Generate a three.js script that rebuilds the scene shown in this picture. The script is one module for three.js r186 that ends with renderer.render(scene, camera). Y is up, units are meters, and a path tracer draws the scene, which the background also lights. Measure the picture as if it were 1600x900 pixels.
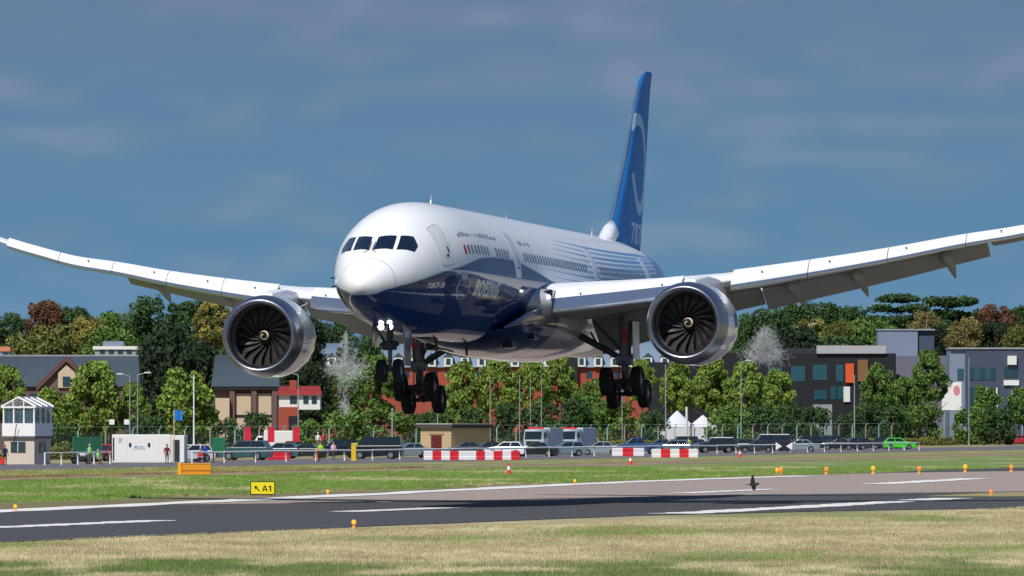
import * as THREE from 'three';
import { mergeGeometries } from 'three/addons/utils/BufferGeometryUtils.js';
import { RoundedBoxGeometry } from 'three/addons/geometries/RoundedBoxGeometry.js';
import { MarchingCubes } from 'three/addons/objects/MarchingCubes.js';
import { createNoise2D } from 'simplex-noise';

// ---------------------------------------------------------------- camera, sky, sun, exposure
const LENS = 12000, EYE = 3.7, HORIZON = 661;            // long lens, eye height in metres, row of the horizon
const scene = new THREE.Scene();
const camera = new THREE.PerspectiveCamera(2 * Math.atan(450 / LENS) * 180 / Math.PI, 16 / 9, 1, 12000);
camera.position.set(0, EYE, 0);
camera.rotation.x = Math.atan((HORIZON - 450) / LENS);
const renderer = new THREE.WebGLRenderer();
renderer.toneMapping = THREE.LinearToneMapping;
renderer.toneMappingExposure = 1.0;
renderer.shadowMap.enabled = true;

function mulberry(a) { return () => { a = (a + 0x6d2b79f5) | 0; let t = Math.imul(a ^ (a >>> 15), 1 | a); t = (t + Math.imul(t ^ (t >>> 7), 61 | t)) ^ t; return ((t ^ (t >>> 14)) >>> 0) / 4294967296; }; }
const noiseA = createNoise2D(mulberry(11)), noiseB = createNoise2D(mulberry(57));
const fbm = (n, x, y, o = 4) => { let s = 0, a = .5; for (let i = 0; i < o; i++) { s += a * n(x, y); x = x * 2.03 + 7.1; y = y * 2.03 + 3.7; a *= .5; } return s; };
const smooth = (x, a, b) => { const t = Math.min(1, Math.max(0, (x - a) / (b - a))); return t * t * (3 - 2 * t); };
const mix = (a, b, t) => a + (b - a) * t;
const lin = (c) => { c /= 255; return c <= .04045 ? c / 12.92 : Math.pow((c + .055) / 1.055, 2.4); };
const RGB = (r, g, b) => [lin(r), lin(g), lin(b)];

{ // clear blue sky with thin streaks of high cloud
  const W = 4096, Hh = 2048, data = new Float32Array(W * Hh * 4);
  const low = RGB(103, 147, 182), mid = RGB(92, 134, 166), top = RGB(101, 126, 159), zen = RGB(66, 102, 150), cl = RGB(160, 162, 180);
  for (let j = 0; j < Hh; j++) {
    const el = ((j + .5) / Hh - .5) * 180, e = Math.max(0, el);
    const base = [0, 1, 2].map((c) => e < 1.6 ? mix(low[c], mid[c], smooth(e, 0, 1.6)) : e < 3.4 ? mix(mid[c], top[c], smooth(e, 1.4, 3.4)) : mix(top[c], zen[c], smooth(e, 3.4, 60)));
    const ly = Math.log(e + 1.2) * 9.5;
    for (let i = 0; i < W; i++) {
      const o = (j * W + i) * 4;
      let k = 0;
      if (el > 0 && el < 40) {
        const az = (i + .5) / W * 360;
        const big = fbm(noiseA, az * .16 + ly * .1, ly * .55, 2), fine = fbm(noiseB, az * .62, ly * 1.35, 3);
        k = smooth(big * .6 + fine * .75, -.02, .62) * .3 * smooth(e, .35, 1.3) + smooth(fbm(noiseA, az * .3 + 40, ly * .8 + 9, 2), .1, .6) * .14;
      }
      data[o] = mix(base[0], cl[0], k); data[o + 1] = mix(base[1], cl[1], k); data[o + 2] = mix(base[2], cl[2], k); data[o + 3] = 1;
    }
  }
  const sky = new THREE.DataTexture(data, W, Hh, THREE.RGBAFormat, THREE.FloatType);
  sky.mapping = THREE.EquirectangularReflectionMapping; sky.magFilter = THREE.LinearFilter; sky.needsUpdate = true;
  scene.background = sky; scene.environment = sky;
}
const sun = new THREE.DirectionalLight(new THREE.Color(1, .95, .87), 4.2);
const SUN = new THREE.Vector3(-.29, .76, .58).normalize();
sun.position.copy(SUN).multiplyScalar(900).add(new THREE.Vector3(0, 0, -500)); sun.target.position.set(0, 0, -500);
sun.castShadow = true;
Object.assign(sun.shadow.camera, { left: -400, right: 400, top: 700, bottom: -700, near: 10, far: 3000 });
sun.shadow.mapSize.set(4096, 4096);
scene.add(sun, sun.target);

// ---------------------------------------------------------------- helpers
const names = new Map();
const numbered = (n) => { const k = names.get(n) ?? 0; names.set(n, k + 1); return k ? n + '_' + String(k).padStart(3, '0') : n; };
const V = (x, y, z) => new THREE.Vector3(x, y, z);
const M = (r, g, b, rough = .6, metal = 0, more = {}) => new THREE.MeshStandardMaterial({ color: new THREE.Color().setRGB(...RGB(r, g, b)), roughness: rough, metalness: metal, ...more });
const PH = (r, g, b, rough = .35, more = {}) => new THREE.MeshPhysicalMaterial({ color: new THREE.Color().setRGB(...RGB(r, g, b)), roughness: rough, clearcoat: 1, clearcoatRoughness: .06, ...more });
function strip(g) { g = g.index ? g.toNonIndexed() : g; for (const k of Object.keys(g.attributes)) if (!['position', 'normal', 'uv'].includes(k)) g.deleteAttribute(k); if (!g.attributes.uv) g.setAttribute('uv', new THREE.BufferAttribute(new Float32Array(g.attributes.position.count * 2), 2)); return g; }
const join = (...gs) => gs.length === 1 ? gs[0] : mergeGeometries(gs.map(strip));
function shade(m) { m.castShadow = m.receiveShadow = true; return m; }
function part(parent, name, geo, mat) { const m = shade(new THREE.Mesh(Array.isArray(geo) ? join(...geo) : geo, mat)); m.name = name; parent.add(m); return m; }
function group(parent, name) { const g = new THREE.Group(); g.name = name; parent.add(g); return g; }
function thing(name, label, category, grp, pos = [0, 0, 0], turn = 0) {
  const g = new THREE.Group(); g.name = numbered(name); g.userData = { label, category }; if (grp) g.userData.group = grp;
  g.position.set(...pos); g.rotation.y = turn; scene.add(g); return g;
}
function single(name, label, category, geo, mat, grp) { const m = part(scene, numbered(name), geo, mat); m.userData = { label, category }; if (grp) m.userData.group = grp; return m; }
function structure(name, geo, mat) { const m = part(scene, numbered(name), geo, mat); m.userData = { kind: 'structure' }; return m; }
const box = (w, h, d, x = 0, y = 0, z = 0, ry = 0, rx = 0, rz = 0) => { const g = new THREE.BoxGeometry(w, h, d); if (rx) g.rotateX(rx); if (rz) g.rotateZ(rz); if (ry) g.rotateY(ry); return g.translate(x, y, z); };
const rbox = (w, h, d, r, x = 0, y = 0, z = 0) => new RoundedBoxGeometry(w, h, d, 2, r).translate(x, y, z);
function bar(a, b, r0, r1 = r0, n = 8) { // round bar from a to b
  const d = b.clone().sub(a), L = d.length(), g = new THREE.CylinderGeometry(r1, r0, L, n); g.translate(0, L / 2, 0);
  return g.applyQuaternion(new THREE.Quaternion().setFromUnitVectors(V(0, 1, 0), d.normalize())).translate(a.x, a.y, a.z);
}
function grid(nu, nv, f, uv) { // smooth sheet f(u, v) -> [x, y, z]
  const p = [], t = [], ix = [];
  for (let j = 0; j <= nv; j++) for (let i = 0; i <= nu; i++) { const u = i / nu, v = j / nv; p.push(...f(u, v)); t.push(...(uv ? uv(u, v) : [u, v])); }
  for (let j = 0; j < nv; j++) for (let i = 0; i < nu; i++) { const a = j * (nu + 1) + i, b = a + 1, c = a + nu + 1, d = c + 1; ix.push(a, b, d, a, d, c); }
  const g = new THREE.BufferGeometry(); g.setAttribute('position', new THREE.Float32BufferAttribute(p, 3)); g.setAttribute('uv', new THREE.Float32BufferAttribute(t, 2)); g.setIndex(ix); g.computeVertexNormals(); return g;
}
function loft(rings, cap = true) { // closed rings of equal length -> skin, ends closed
  const n = rings[0].length, g = [grid(n, rings.length - 1, (u, v) => rings[Math.round(v * (rings.length - 1))][Math.round(u * n) % n])];
  if (cap) for (const r of [rings[0], rings[rings.length - 1]]) {
    const c = r.reduce((s, q) => [s[0] + q[0] / n, s[1] + q[1] / n, s[2] + q[2] / n], [0, 0, 0]), p = [];
    for (let i = 0; i < n; i++) p.push(...c, ...r[i], ...r[(i + 1) % n]);
    const b = new THREE.BufferGeometry(); b.setAttribute('position', new THREE.Float32BufferAttribute(p, 3)); b.computeVertexNormals(); g.push(b);
  }
  return join(...g);
}
const canvasTex = (w, h, draw) => { const c = document.createElement('canvas'); c.width = w; c.height = h; draw(c.getContext('2d'), w, h); const t = new THREE.CanvasTexture(c); t.colorSpace = THREE.SRGBColorSpace; t.anisotropy = 8; return t; };
function pchip(xs, ys) {
  const n = xs.length, h = [], d = [], m = new Array(n).fill(0);
  for (let i = 0; i < n - 1; i++) { h[i] = xs[i + 1] - xs[i]; d[i] = (ys[i + 1] - ys[i]) / h[i]; }
  for (let i = 1; i < n - 1; i++) if (d[i - 1] * d[i] > 0) { const a = 2 * h[i] + h[i - 1], b = h[i] + 2 * h[i - 1]; m[i] = (a + b) / (a / d[i - 1] + b / d[i]); }
  m[0] = d[0]; m[n - 1] = d[n - 2];
  return (x) => { let i = 0; while (i < n - 2 && x > xs[i + 1]) i++; const t = (x - xs[i]) / h[i]; return ys[i] * (1 + 2 * t) * (1 - t) ** 2 + m[i] * h[i] * t * (1 - t) ** 2 + ys[i + 1] * t * t * (3 - 2 * t) + m[i + 1] * h[i] * t * t * (t - 1); };
}
const table = (pairs) => { const f = pchip(pairs.map((p) => p[0]), pairs.map((p) => p[1])); return f; };
// places on the level airfield: a spot seen at (px, py), or at a column px and a distance d
const spot = (px, py, y = 0) => { const d = LENS * (EYE - y) / (py - HORIZON); return [(px - 800) * d / LENS, y, -d]; };
const across = (px, d) => (px - 800) * d / LENS, level = (py, d) => EYE + (HORIZON - py) * d / LENS;
const rowOf = (py) => LENS * EYE / (py - HORIZON);

// ---------------------------------------------------------------- the airfield
const HEAD = .2250, SIDE = .9744;                                   // the runway runs 13 degrees off the line of sight
const aside = (x, z) => -z * HEAD - x * SIDE;                        // metres to the left of the eye, square to the runway
const straw = RGB(202, 192, 156), straw2 = RGB(180, 168, 132), green = RGB(132, 148, 84), green2 = RGB(104, 128, 66), olive = RGB(158, 150, 96), brown = RGB(138, 112, 92), lush = RGB(118, 156, 66);
function turf(x, z) {                                                // colour of the grass itself: dry and green patches
  const w = aside(x, z), d = -z, n = fbm(noiseA, x * .06, z * .022, 4), m = fbm(noiseB, x * .16 + 9, z * .05, 3), k = fbm(noiseA, x * .5, z * .14, 2);
  let c;
  const put = (a, b, t) => a.map((q, i) => mix(q, b[i], Math.min(1, Math.max(0, t))));
  if (w < 75) { c = put(straw, straw2, .5 + m * 1.1); c = put(c, green, smooth(n + k * .35, .05, .5) * .8); c = put(c, green2, smooth(208 - d + n * 16, 0, 10) * smooth(m + .35, 0, .4) * .85); }
  else if (w < 148) { c = put(lush, green, .5 + m); c = put(c, straw, smooth(n + k * .3, .12, .55) * .75); c = put(c, brown, smooth(w, 138, 147) * .8 + smooth(104.5 + n * 3, w, w + 4) * .7); }
  else if (w < 152) c = put(brown, olive, .3 + m);
  else if (w < 175) { c = put(olive, green, .4 + n * .9); c = put(c, straw, smooth(m + k * .3, .1, .5) * .6); }
  else { c = put(straw2, olive, .5 + n); c = put(c, green2, smooth(m, .1, .5) * .6); }
  return c.map((q) => q * (1 + k * .3));
}
const grain = (() => { const N = 512, d = new Uint8Array(N * N * 4), r = mulberry(3); for (let i = 0; i < N * N; i++) { const v = 196 + r() * 59; d[i * 4] = v; d[i * 4 + 1] = v - r() * 8; d[i * 4 + 2] = v - r() * 20; d[i * 4 + 3] = 255; } const t = new THREE.DataTexture(d, N, N); t.wrapS = t.wrapT = THREE.RepeatWrapping; t.magFilter = THREE.LinearFilter; t.colorSpace = THREE.SRGBColorSpace; t.needsUpdate = true; return t; })();
{
  const far = new THREE.PlaneGeometry(9000, 9000).rotateX(-Math.PI / 2).translate(0, -.03, -3500);
  structure('ground', far, M(132, 128, 86, 1));
  const g = grid(190, 420, (u, v) => [mix(-95, 130, u), 0, -mix(150, 1250, v ** 1.6)], (u, v) => [mix(-95, 130, u) / 3, mix(150, 1250, v ** 1.6) / 3]);
  const p = g.attributes.position, c = []; for (let i = 0; i < p.count; i++) c.push(...turf(p.getX(i), p.getZ(i)));
  g.setAttribute('color', new THREE.Float32BufferAttribute(c, 3));
  structure('grass_field', g, new THREE.MeshStandardMaterial({ vertexColors: true, map: grain, roughness: 1 }));
}
function sheet(name, pts, y, mat) { // flat polygon from ground spots
  const s = new THREE.Shape(pts.map(([x, , z]) => new THREE.Vector2(x, -z))), g = new THREE.ShapeGeometry(s).rotateX(-Math.PI / 2).translate(0, y, 0);
  const q = g.attributes.position, uv = []; for (let i = 0; i < q.count; i++) uv.push(q.getX(i) / 8, q.getZ(i) / 8); g.setAttribute('uv', new THREE.Float32BufferAttribute(uv, 2)); g.computeVertexNormals(); return structure(name, g, mat);
}
function tarmac(rgb, seed, spread = 26) { // aggregate, patches and tyre scuffs
  const N = 1024, d = new Uint8Array(N * N * 4), r = mulberry(seed), T = Math.PI * 2;
  const nz = createNoise2D(mulberry(seed + 1));
  for (let j = 0; j < N; j++) for (let i = 0; i < N; i++) { const a = i / N * T, b = j / N * T, n = nz(Math.cos(a) * 1.3 + Math.sin(b) * 1.7, Math.sin(a) * 1.3 + Math.cos(b) * 1.7) * .5 + nz(Math.cos(a) * 5 + 9, Math.sin(b) * 5 + Math.sin(a) * 4) * .3, v = n * spread + (r() - .5) * 22, o = (j * N + i) * 4; for (let c = 0; c < 3; c++) d[o + c] = Math.max(0, Math.min(255, rgb[c] + v)); d[o + 3] = 255; }
  const t = new THREE.DataTexture(d, N, N); t.wrapS = t.wrapT = THREE.RepeatWrapping; t.magFilter = THREE.LinearFilter; t.colorSpace = THREE.SRGBColorSpace; t.needsUpdate = true; return new THREE.MeshStandardMaterial({ map: t, roughness: .9 });
}
const back = (p, m) => [p[0] - HEAD * m, 0, p[2] + SIDE * m];        // m metres nearer along the runway
const on = (p, m) => back(p, -m);
const farEdge = [[0, 797], [250, 786], [480, 775.5], [640, 768], [860, 756], [1060, 748.5], [1230, 743], [1420, 738.5], [1600, 736]].map((q) => spot(...q));
const nearEdge = [[0, 848], [300, 835], [600, 822], [1000, 806], [1300, 799], [1600, 794]].map((q) => spot(...q));
const toneLine = [[0, 799], [250, 789], [480, 786.5], [700, 783.5], [860, 779], [1060, 775.5], [1300, 772], [1530, 769], [1600, 768]].map((q) => spot(...q));  // line where the runway colour changes from tan to dark grey
const tanTar = tarmac([160, 144, 134], 21, 16), darkTar = tarmac([70, 69, 72], 33, 12), roadTar = tarmac([104, 100, 106], 41, 14);  // tan and dark grey tarmac for the runway, mid grey for the road
sheet('runway', [back(nearEdge[0], 90), ...nearEdge, on(nearEdge[5], 200), on(farEdge[8], 500), ...[...farEdge].reverse(), back(farEdge[0], 90)], .010, tanTar);
sheet('dark_runway_area', [back(nearEdge[0], 90), ...nearEdge, on(nearEdge[5], 200), on(toneLine[8], 200), ...[...toneLine].reverse(), back(toneLine[0], 90)], .020, darkTar);  // darker near part of the runway, laid over the tan sheet
sheet('grass_island', [[1440, 776], [1500, 773], [1548, 770.5], [1600, 769.5], [1640, 769], [1640, 776], [1560, 776.5]].map((q) => spot(...q)), .030, M(150, 140, 96, 1));
const roadPts = (w0, w1) => { const at = (w, l) => [HEAD * l - SIDE * w, 0, -(SIDE * l + HEAD * w)]; return [at(w0, 300), at(w0, 2200), at(w1, 2200), at(w1, 300)]; };
sheet('perimeter_road', roadPts(172, 198), .012, roadTar);
sheet('service_track', roadPts(143.5, 148), .012, tarmac([158, 128, 116], 45, 18));
sheet('taxiway_link', [[1180, 744.6], [1400, 738], [1440, 734.5], [1600, 731], [1700, 728], [1700, 733], [1600, 737], [1420, 740.4]].map((q) => spot(...q)), .006, darkTar);
const PAINT = M(232, 230, 226, .7);
function stripe(name, pts, w, y = .032) { // painted line w metres wide, with worn, slightly uneven edges
  const P = pts.map((q) => spot(...q)), n = 60, r = mulberry(Math.round(pts[0][0] + pts[0][1] * 7)), at = (t) => { const k = t * (P.length - 1), i = Math.min(P.length - 2, Math.floor(k)), f = k - i; return [mix(P[i][0], P[i + 1][0], f), mix(P[i][2], P[i + 1][2], f)]; };
  const jit = Array.from({ length: n + 1 }, () => [(r() - .5) * w * .34, (r() - .5) * w * .34]);
  structure(name, grid(n, 1, (u, v) => { const [x, z] = at(u), j = jit[Math.round(u * n)][v > .5 ? 1 : 0], o = (v - .5) * w + j; return [x + SIDE * o, y, z + HEAD * o]; }), PAINT);
}
stripe('runway_edge_line', [[-140, 807], [0, 799.5], [250, 788], [480, 777.5], [640, 770], [860, 759], [1060, 750.5], [1230, 745], [1262, 744]], 2.3);
stripe('runway_edge_line', [[1055, 803.5], [1280, 791.5], [1490, 779]], 2.0);
stripe('runway_centre_line', [[-160, 831], [0, 825], [252, 814]], 1.5);
stripe('runway_centre_line', [[537, 800.5], [700, 794]], 1.5);
stripe('runway_centre_line', [[1060, 771.5], [1205, 765]], 1.4);
stripe('runway_centre_line', [[1368, 757], [1528, 748]], 2.2);
{ // grass blades, where the lens is close enough to tell them apart
  const blade = (r) => { const p = []; for (let k = 0; k < 8; k++) { const a = r() * 6.28, x = (r() - .5) * .16, z = (r() - .5) * .16, h = .05 + r() * .085, l = (r() - .5) * .09, c = Math.cos(a) * .011, s = Math.sin(a) * .011; p.push(x - c, 0, z - s, x + c, 0, z + s, x + l, h, z + l * .5); } const g = new THREE.BufferGeometry(); g.setAttribute('position', new THREE.Float32BufferAttribute(p, 3)); g.computeVertexNormals(); return g; };
  const r = mulberry(8), spots = [];
  for (let i = 0; i < 150000; i++) { const d = mix(172, 345, r()), x = (r() * 2 - 1) * (d * .0695 + 1.5), w = aside(x, -d); const lim = mix(68.3, 54, smooth(x, -16, 23)); if (w < lim - .6) spots.push([x, -d, 1]); }
  for (let i = 0; i < 90000; i++) { const d = mix(360, 640, r()), x = (r() * 2 - 1) * (d * .0695 + 2), w = aside(x, -d); if (w > 103 && w < 142 || w > 149.5 && w < 170) spots.push([x, -d, 1.5]); }
  const m = new THREE.InstancedMesh(blade(r), new THREE.MeshStandardMaterial({ roughness: 1 }), spots.length), o = new THREE.Object3D(), c = new THREE.Color();
  spots.forEach(([x, z, k], i) => { o.position.set(x, 0, z); o.rotation.y = r() * 6.28; o.scale.set(k, k * (.55 + r() * .8), k); o.updateMatrix(); m.setMatrixAt(i, o.matrix); const t = turf(x, z), v = .8 + r() * .5; m.setColorAt(i, c.setRGB(t[0] * v, t[1] * v, t[2] * v * .95)); });
  shade(m); m.name = 'grass'; m.userData = { kind: 'stuff', label: 'short dry and green grass beside the runway', category: 'grass' }; scene.add(m);
}
const hill = (x, d) => smooth(d, 1480, 2050) * 16 * (.75 + .25 * smooth(x, -60, 120));
structure('hillside', grid(40, 40, (u, v) => { const x = mix(-400, 500, u), d = mix(1440, 2600, v); return [x, hill(x, d) - .02, -d]; }), M(70, 84, 40, 1));


// ---------------------------------------------------------------- the airliner (x to its left wing, y up, z forward from the nose tip)
const plane = thing('airliner', 'white and blue twin-engine airliner landing just above the runway with its gear down', 'airplane');
plane.position.set(-6.476, 10.588, -327.05);
plane.rotation.set(-.01814, -.22583, .02692, 'YXZ');
const AM = {
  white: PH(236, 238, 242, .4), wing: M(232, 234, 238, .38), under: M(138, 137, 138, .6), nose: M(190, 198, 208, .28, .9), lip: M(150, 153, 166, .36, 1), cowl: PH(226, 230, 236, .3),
  blade: M(70, 66, 64, .35, .3), dark: M(22, 22, 24, .6), glass: PH(14, 22, 34, .08), tyre: M(22, 22, 23, .8), hub: M(150, 152, 156, .4, .7), strut: M(104, 110, 118, .45, .5), grime: M(58, 58, 60, .55, .3),
  red: M(180, 30, 34, .5), duct: M(120, 122, 128, .5, .4), swirl: M(238, 226, 190, .5), light: new THREE.MeshStandardMaterial({ color: 0xffffff, emissive: new THREE.Color(.85, .92, 1), emissiveIntensity: 9 }), line: M(120, 128, 140, .5), belly: PH(178, 180, 184, .3), navy: PH(4, 36, 92, .28), bare: M(205, 205, 208, .3, .9),
};
// fuselage skin: station s aft of the nose, angle a from the crown (positive to the left side)
const FS = [0, .15, .5, 1, 1.6, 2.3, 3, 4, 5, 6, 7.5, 9, 11, 13, 44, 47, 50, 53, 56, 59, 61.5, 62.8].map((s) => Math.sqrt(s * (s > 44 ? 1 : 1)));
const fTop = pchip(FS, [-1.0, -.62, -.28, .02, .36, .78, 1.22, 1.78, 2.2, 2.51, 2.8, 2.94, 3.0, 3.0, 3.0, 2.98, 2.9, 2.76, 2.55, 2.28, 2.0, 1.75]);
const fBot = pchip(FS, [-1.0, -1.32, -1.58, -1.8, -1.99, -2.17, -2.32, -2.5, -2.64, -2.75, -2.87, -2.94, -2.97, -2.97, -2.97, -2.6, -1.95, -1.2, -.45, .3, .95, 1.35]);
const fHalf = pchip(FS, [0, .38, .74, 1.06, 1.36, 1.64, 1.87, 2.15, 2.37, 2.54, 2.71, 2.82, 2.88, 2.885, 2.885, 2.78, 2.52, 2.12, 1.6, 1.02, .5, .2]);
const fMid = pchip(FS, [-1.0, -.98, -.94, -.88, -.8, -.7, -.6, -.46, -.34, -.24, -.12, -.04, 0, 0, 0, .1, .3, .6, .9, 1.2, 1.4, 1.55]);
function skin(s, a) { const k = Math.sqrt(s), c = Math.cos(a), m = fMid(k); return [fHalf(k) * Math.sin(a), m + (c > 0 ? fTop(k) - m : m - fBot(k)) * c, -s]; }
const D = Math.PI / 180;
function proud(s, a, h) { const p = V(...skin(s, a)), e = .01, ds = V(...skin(s + e, a)).sub(p), da = V(...skin(s, a + e)).sub(p); return p.add(da.cross(ds).normalize().multiplyScalar(h)).toArray(); }
function patch(pts, h, sub = 6) { // outline of [s, degrees] laid on the skin, as a fan of small faces, with a rim down to the skin
  const n = pts.length, out = [];
  for (let i = 0; i < n; i++) for (let k = 0; k < sub; k++) { const t = k / sub, a = pts[i], b = pts[(i + 1) % n]; out.push([mix(a[0], b[0], t), mix(a[1], b[1], t)]); }
  const c = pts.reduce((q, p) => [q[0] + p[0] / n, q[1] + p[1] / n], [0, 0]), N = out.length;
  const top = grid(N, 4, (u, v) => { const p = out[Math.round(u * N) % N]; return proud(mix(c[0], p[0], v), mix(c[1], p[1], v) * D, h); });
  const rim = grid(N, 1, (u, v) => { const p = out[Math.round(u * N) % N]; return proud(p[0], p[1] * D, h - v * (h + .02)); });
  return join(top, rim);
}
const roundRect = (s0, s1, a0, a1, r = .3) => { const q = [], cs = (s0 + s1) / 2, ca = (a0 + a1) / 2; for (let k = 0; k < 16; k++) { const t = k / 16 * Math.PI * 2, c = Math.cos(t), s = Math.sin(t), e = r; q.push([cs + (s1 - s0) / 2 * Math.sign(c) * Math.abs(c) ** e, ca + (a1 - a0) / 2 * Math.sign(s) * Math.abs(s) ** e]); } return q; };
{
  // livery: white above, deep blue belly that sweeps up ahead of the wing, pale blue wave stripes behind, blue tail
  const W = 2048, Hh = 2048, LEN = 62.8, sx = (s) => s / LEN * W, vy = (deg) => Hh - (.5 + deg / 360) * Hh;
  const edge = [[.185, 180], [.2, 168], [.24, 157], [.35, 143], [.58, 122], [.8, 111], [1.6, 101], [2.7, 96.5], [4, 93], [5.2, 90.5], [7.2, 88.5], [8.5, 86], [9.8, 82.8], [11.3, 80.4], [13, 79], [15, 78.4], [17, 78.6], [19, 81], [21, 84.5], [24, 90.5], [27, 95], [31, 101], [37, 110], [44, 122], [50, 135], [54, 140]];
  const tex = canvasTex(W, Hh, (g) => {
    g.fillStyle = '#f4f5f8'; g.fillRect(0, 0, W, Hh);
    for (const sd of [1, -1]) {
      const path = (f) => { g.beginPath(); edge.forEach(([s, a], i) => g[i ? 'lineTo' : 'moveTo'](sx(s), vy(sd * f(a, s)))); };
      // wave stripes along the rear cabin
      for (let k = 0; k < 13; k++) {
        const a0 = 46 + k * 5.4;
        g.strokeStyle = k % 2 ? '#7fb0dc' : '#5c9ad2'; g.lineCap = 'round';
        for (let s = 23 + Math.abs(k - 6) * .9; s < 53; s += .25) {
          const grow = smooth(s, 22, 46), a = a0 + 5 * Math.sin((s - 22) * .12 + k * .13) + (s - 40) * .12;
          g.lineWidth = (.8 + 20 * grow); g.beginPath(); g.moveTo(sx(s), vy(sd * a)); g.lineTo(sx(s + .3), vy(sd * a)); g.stroke();
        }
      }
      g.fillStyle = '#03306e'; path((a) => a); g.lineTo(sx(54), vy(sd * 180)); g.lineTo(sx(.185), vy(sd * 180)); g.closePath(); g.fill();
      g.strokeStyle = '#b9c7d6'; g.lineWidth = 5; path((a) => a - .6); g.stroke();
      // tail colour
      g.fillStyle = '#1a62b0'; g.beginPath(); g.moveTo(sx(53.5), vy(0)); g.quadraticCurveTo(sx(52), vy(sd * 60), sx(48.6), vy(sd * 118)); g.lineTo(sx(46), vy(sd * 180)); g.lineTo(W, vy(sd * 180)); g.lineTo(W, vy(0)); g.closePath(); g.fill();
      // row of small marks above the windows
      g.fillStyle = '#3a4a63'; const rnd = mulberry(5);
      for (let s = 8.0; s < 21.5; s += .27) if (!(s > 15 && s < 19.1) && rnd() > .16) g.fillRect(sx(s), vy(sd * 60) - 12, 4 + rnd() * 2, 14 + rnd() * 16);
      // lettering
      const put = (txt, s, deg, hgt, wid, col, font) => { g.save(); g.translate(sx(s), vy(sd * deg)); g.scale(sd, -sd); g.font = font; const m = g.measureText(txt).width; g.scale(sx(wid) / m, (hgt / 18.5 * Hh) / 72); g.fillStyle = col; g.textAlign = 'center'; g.textBaseline = 'middle'; g.fillText(txt, 0, 0); if (hgt > .5) { g.strokeStyle = col; g.lineWidth = 5; g.strokeText(txt, 0, 0); } g.restore(); };
      put('787-9', 4.55, 104.5, .34, 1.75, '#e9eef5', 'italic bold 96px sans-serif');
      put('BOEING', 11.9, 106.8, .72, 4.6, '#dfe6ee', 'italic bold 96px sans-serif');
      g.save(); g.translate(sx(8.0), vy(sd * 107.5)); g.strokeStyle = '#93a5be'; g.lineWidth = 5; g.beginPath(); g.ellipse(0, 0, sx(.85), 62, 0, 0, 7); g.stroke(); g.beginPath(); g.ellipse(sx(.1), -10, sx(1.25), 20, -.5, .4, 5.2); g.stroke(); g.restore();
    }
    // skin joints
    g.strokeStyle = 'rgba(120,130,145,.55)'; g.lineWidth = 1.6;
    for (const s of [12.9, 21.5, 33, 41.8, 48.5]) { g.beginPath(); g.moveTo(sx(s), 0); g.lineTo(sx(s), Hh); g.stroke(); }
  });
  const paint = new THREE.MeshPhysicalMaterial({ map: tex, roughness: .5, specularIntensity: .15, clearcoat: .7, clearcoatRoughness: .03 });
  const st = []; for (let i = 0; i <= 34; i++) st.push(13 * (i / 34) ** 2); for (let s = 15; s <= 43; s += 2) st.push(s); for (let s = 44; s <= 62.8; s += .94) st.push(s); st.push(62.8);
  const hull = grid(120, st.length - 1, (u, v) => skin(st[Math.round(v * (st.length - 1))], (u - .5) * 2 * Math.PI), (u, v) => [st[Math.round(v * (st.length - 1))] / LEN, u]);
  const body = part(plane, 'fuselage', hull, paint);
  // radome seam
  const seam = (s, w) => grid(90, 1, (u, v) => proud(s + v * w, u * 2 * Math.PI, .004));
  part(body, 'radome_seam', seam(1.28, .022), AM.line);
  for (const sd of [1, -1]) {
    const m = (l) => l.map(([s, a]) => [s, a * sd]);
    part(body, 'windscreen', patch(m([[1.92, 3.2], [2.9, 4.2], [3.28, 25.5], [2.32, 32]]), .012), AM.glass);
    part(body, 'side_windscreen', patch(m([[2.44, 36.5], [3.4, 29.5], [3.9, 42], [3.66, 54], [3.2, 57]]), .012), AM.glass);
    part(body, 'wiper', [bar(V(...proud(1.95, 2 * sd * D, .03)), V(...proud(2.55, 2.6 * sd * D, .04)), .012), bar(V(...proud(1.95, 2 * sd * D, .03)), V(...proud(1.75, 11 * sd * D, .03)), .012)], AM.dark);
    for (const [s0, s1, a0, a1] of [[5.25, 6.45, 44, 85], [17.1, 18.25, 52, 93], [33.9, 35.0, 52, 93], [46.6, 47.7, 50, 90]]) {
      part(body, 'door', [patch(m(roundRect(s0, s1, a0, a1, .22)), .014, 2)], AM.white);
      part(body, 'door_frame', [patch(m(roundRect(s0 - .035, s1 + .035, a0 - .6, a1 + .6, .22)), .007, 2)], AM.line);
      part(body, 'door_window', patch(m(roundRect(s0 + .75, s0 + .93, a0 + 24, a0 + 30, .5)), .022, 1), AM.glass);
      part(body, 'door_handle', patch(m(roundRect(s0 + .5, s0 + .78, a0 + 31, a0 + 33.5, .5)), .022, 1), AM.grime);
    }
    for (let s = 8.15; s < 51; s += .56) {
      if ((s > 12.5 && s < 13.3) || (s > 16.2 && s < 18.9) || (s > 32.6 && s < 35.5) || (s > 45.9 && s < 48.2)) continue;
      const first = s < 8.2;
      part(body, first ? 'flag_emblem' : 'cabin_window', patch(m(roundRect(s, s + .29, 69.5, 78, .55)), .012, 1), first ? AM.red : AM.glass);
    }
    for (const [s, a] of [[3.3, 100], [4.7, 92]]) part(body, 'probe', bar(V(...proud(s, a * sd * D, 0)), V(...proud(s - .1, a * sd * D, .16)), .035), AM.grime);
  }
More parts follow.
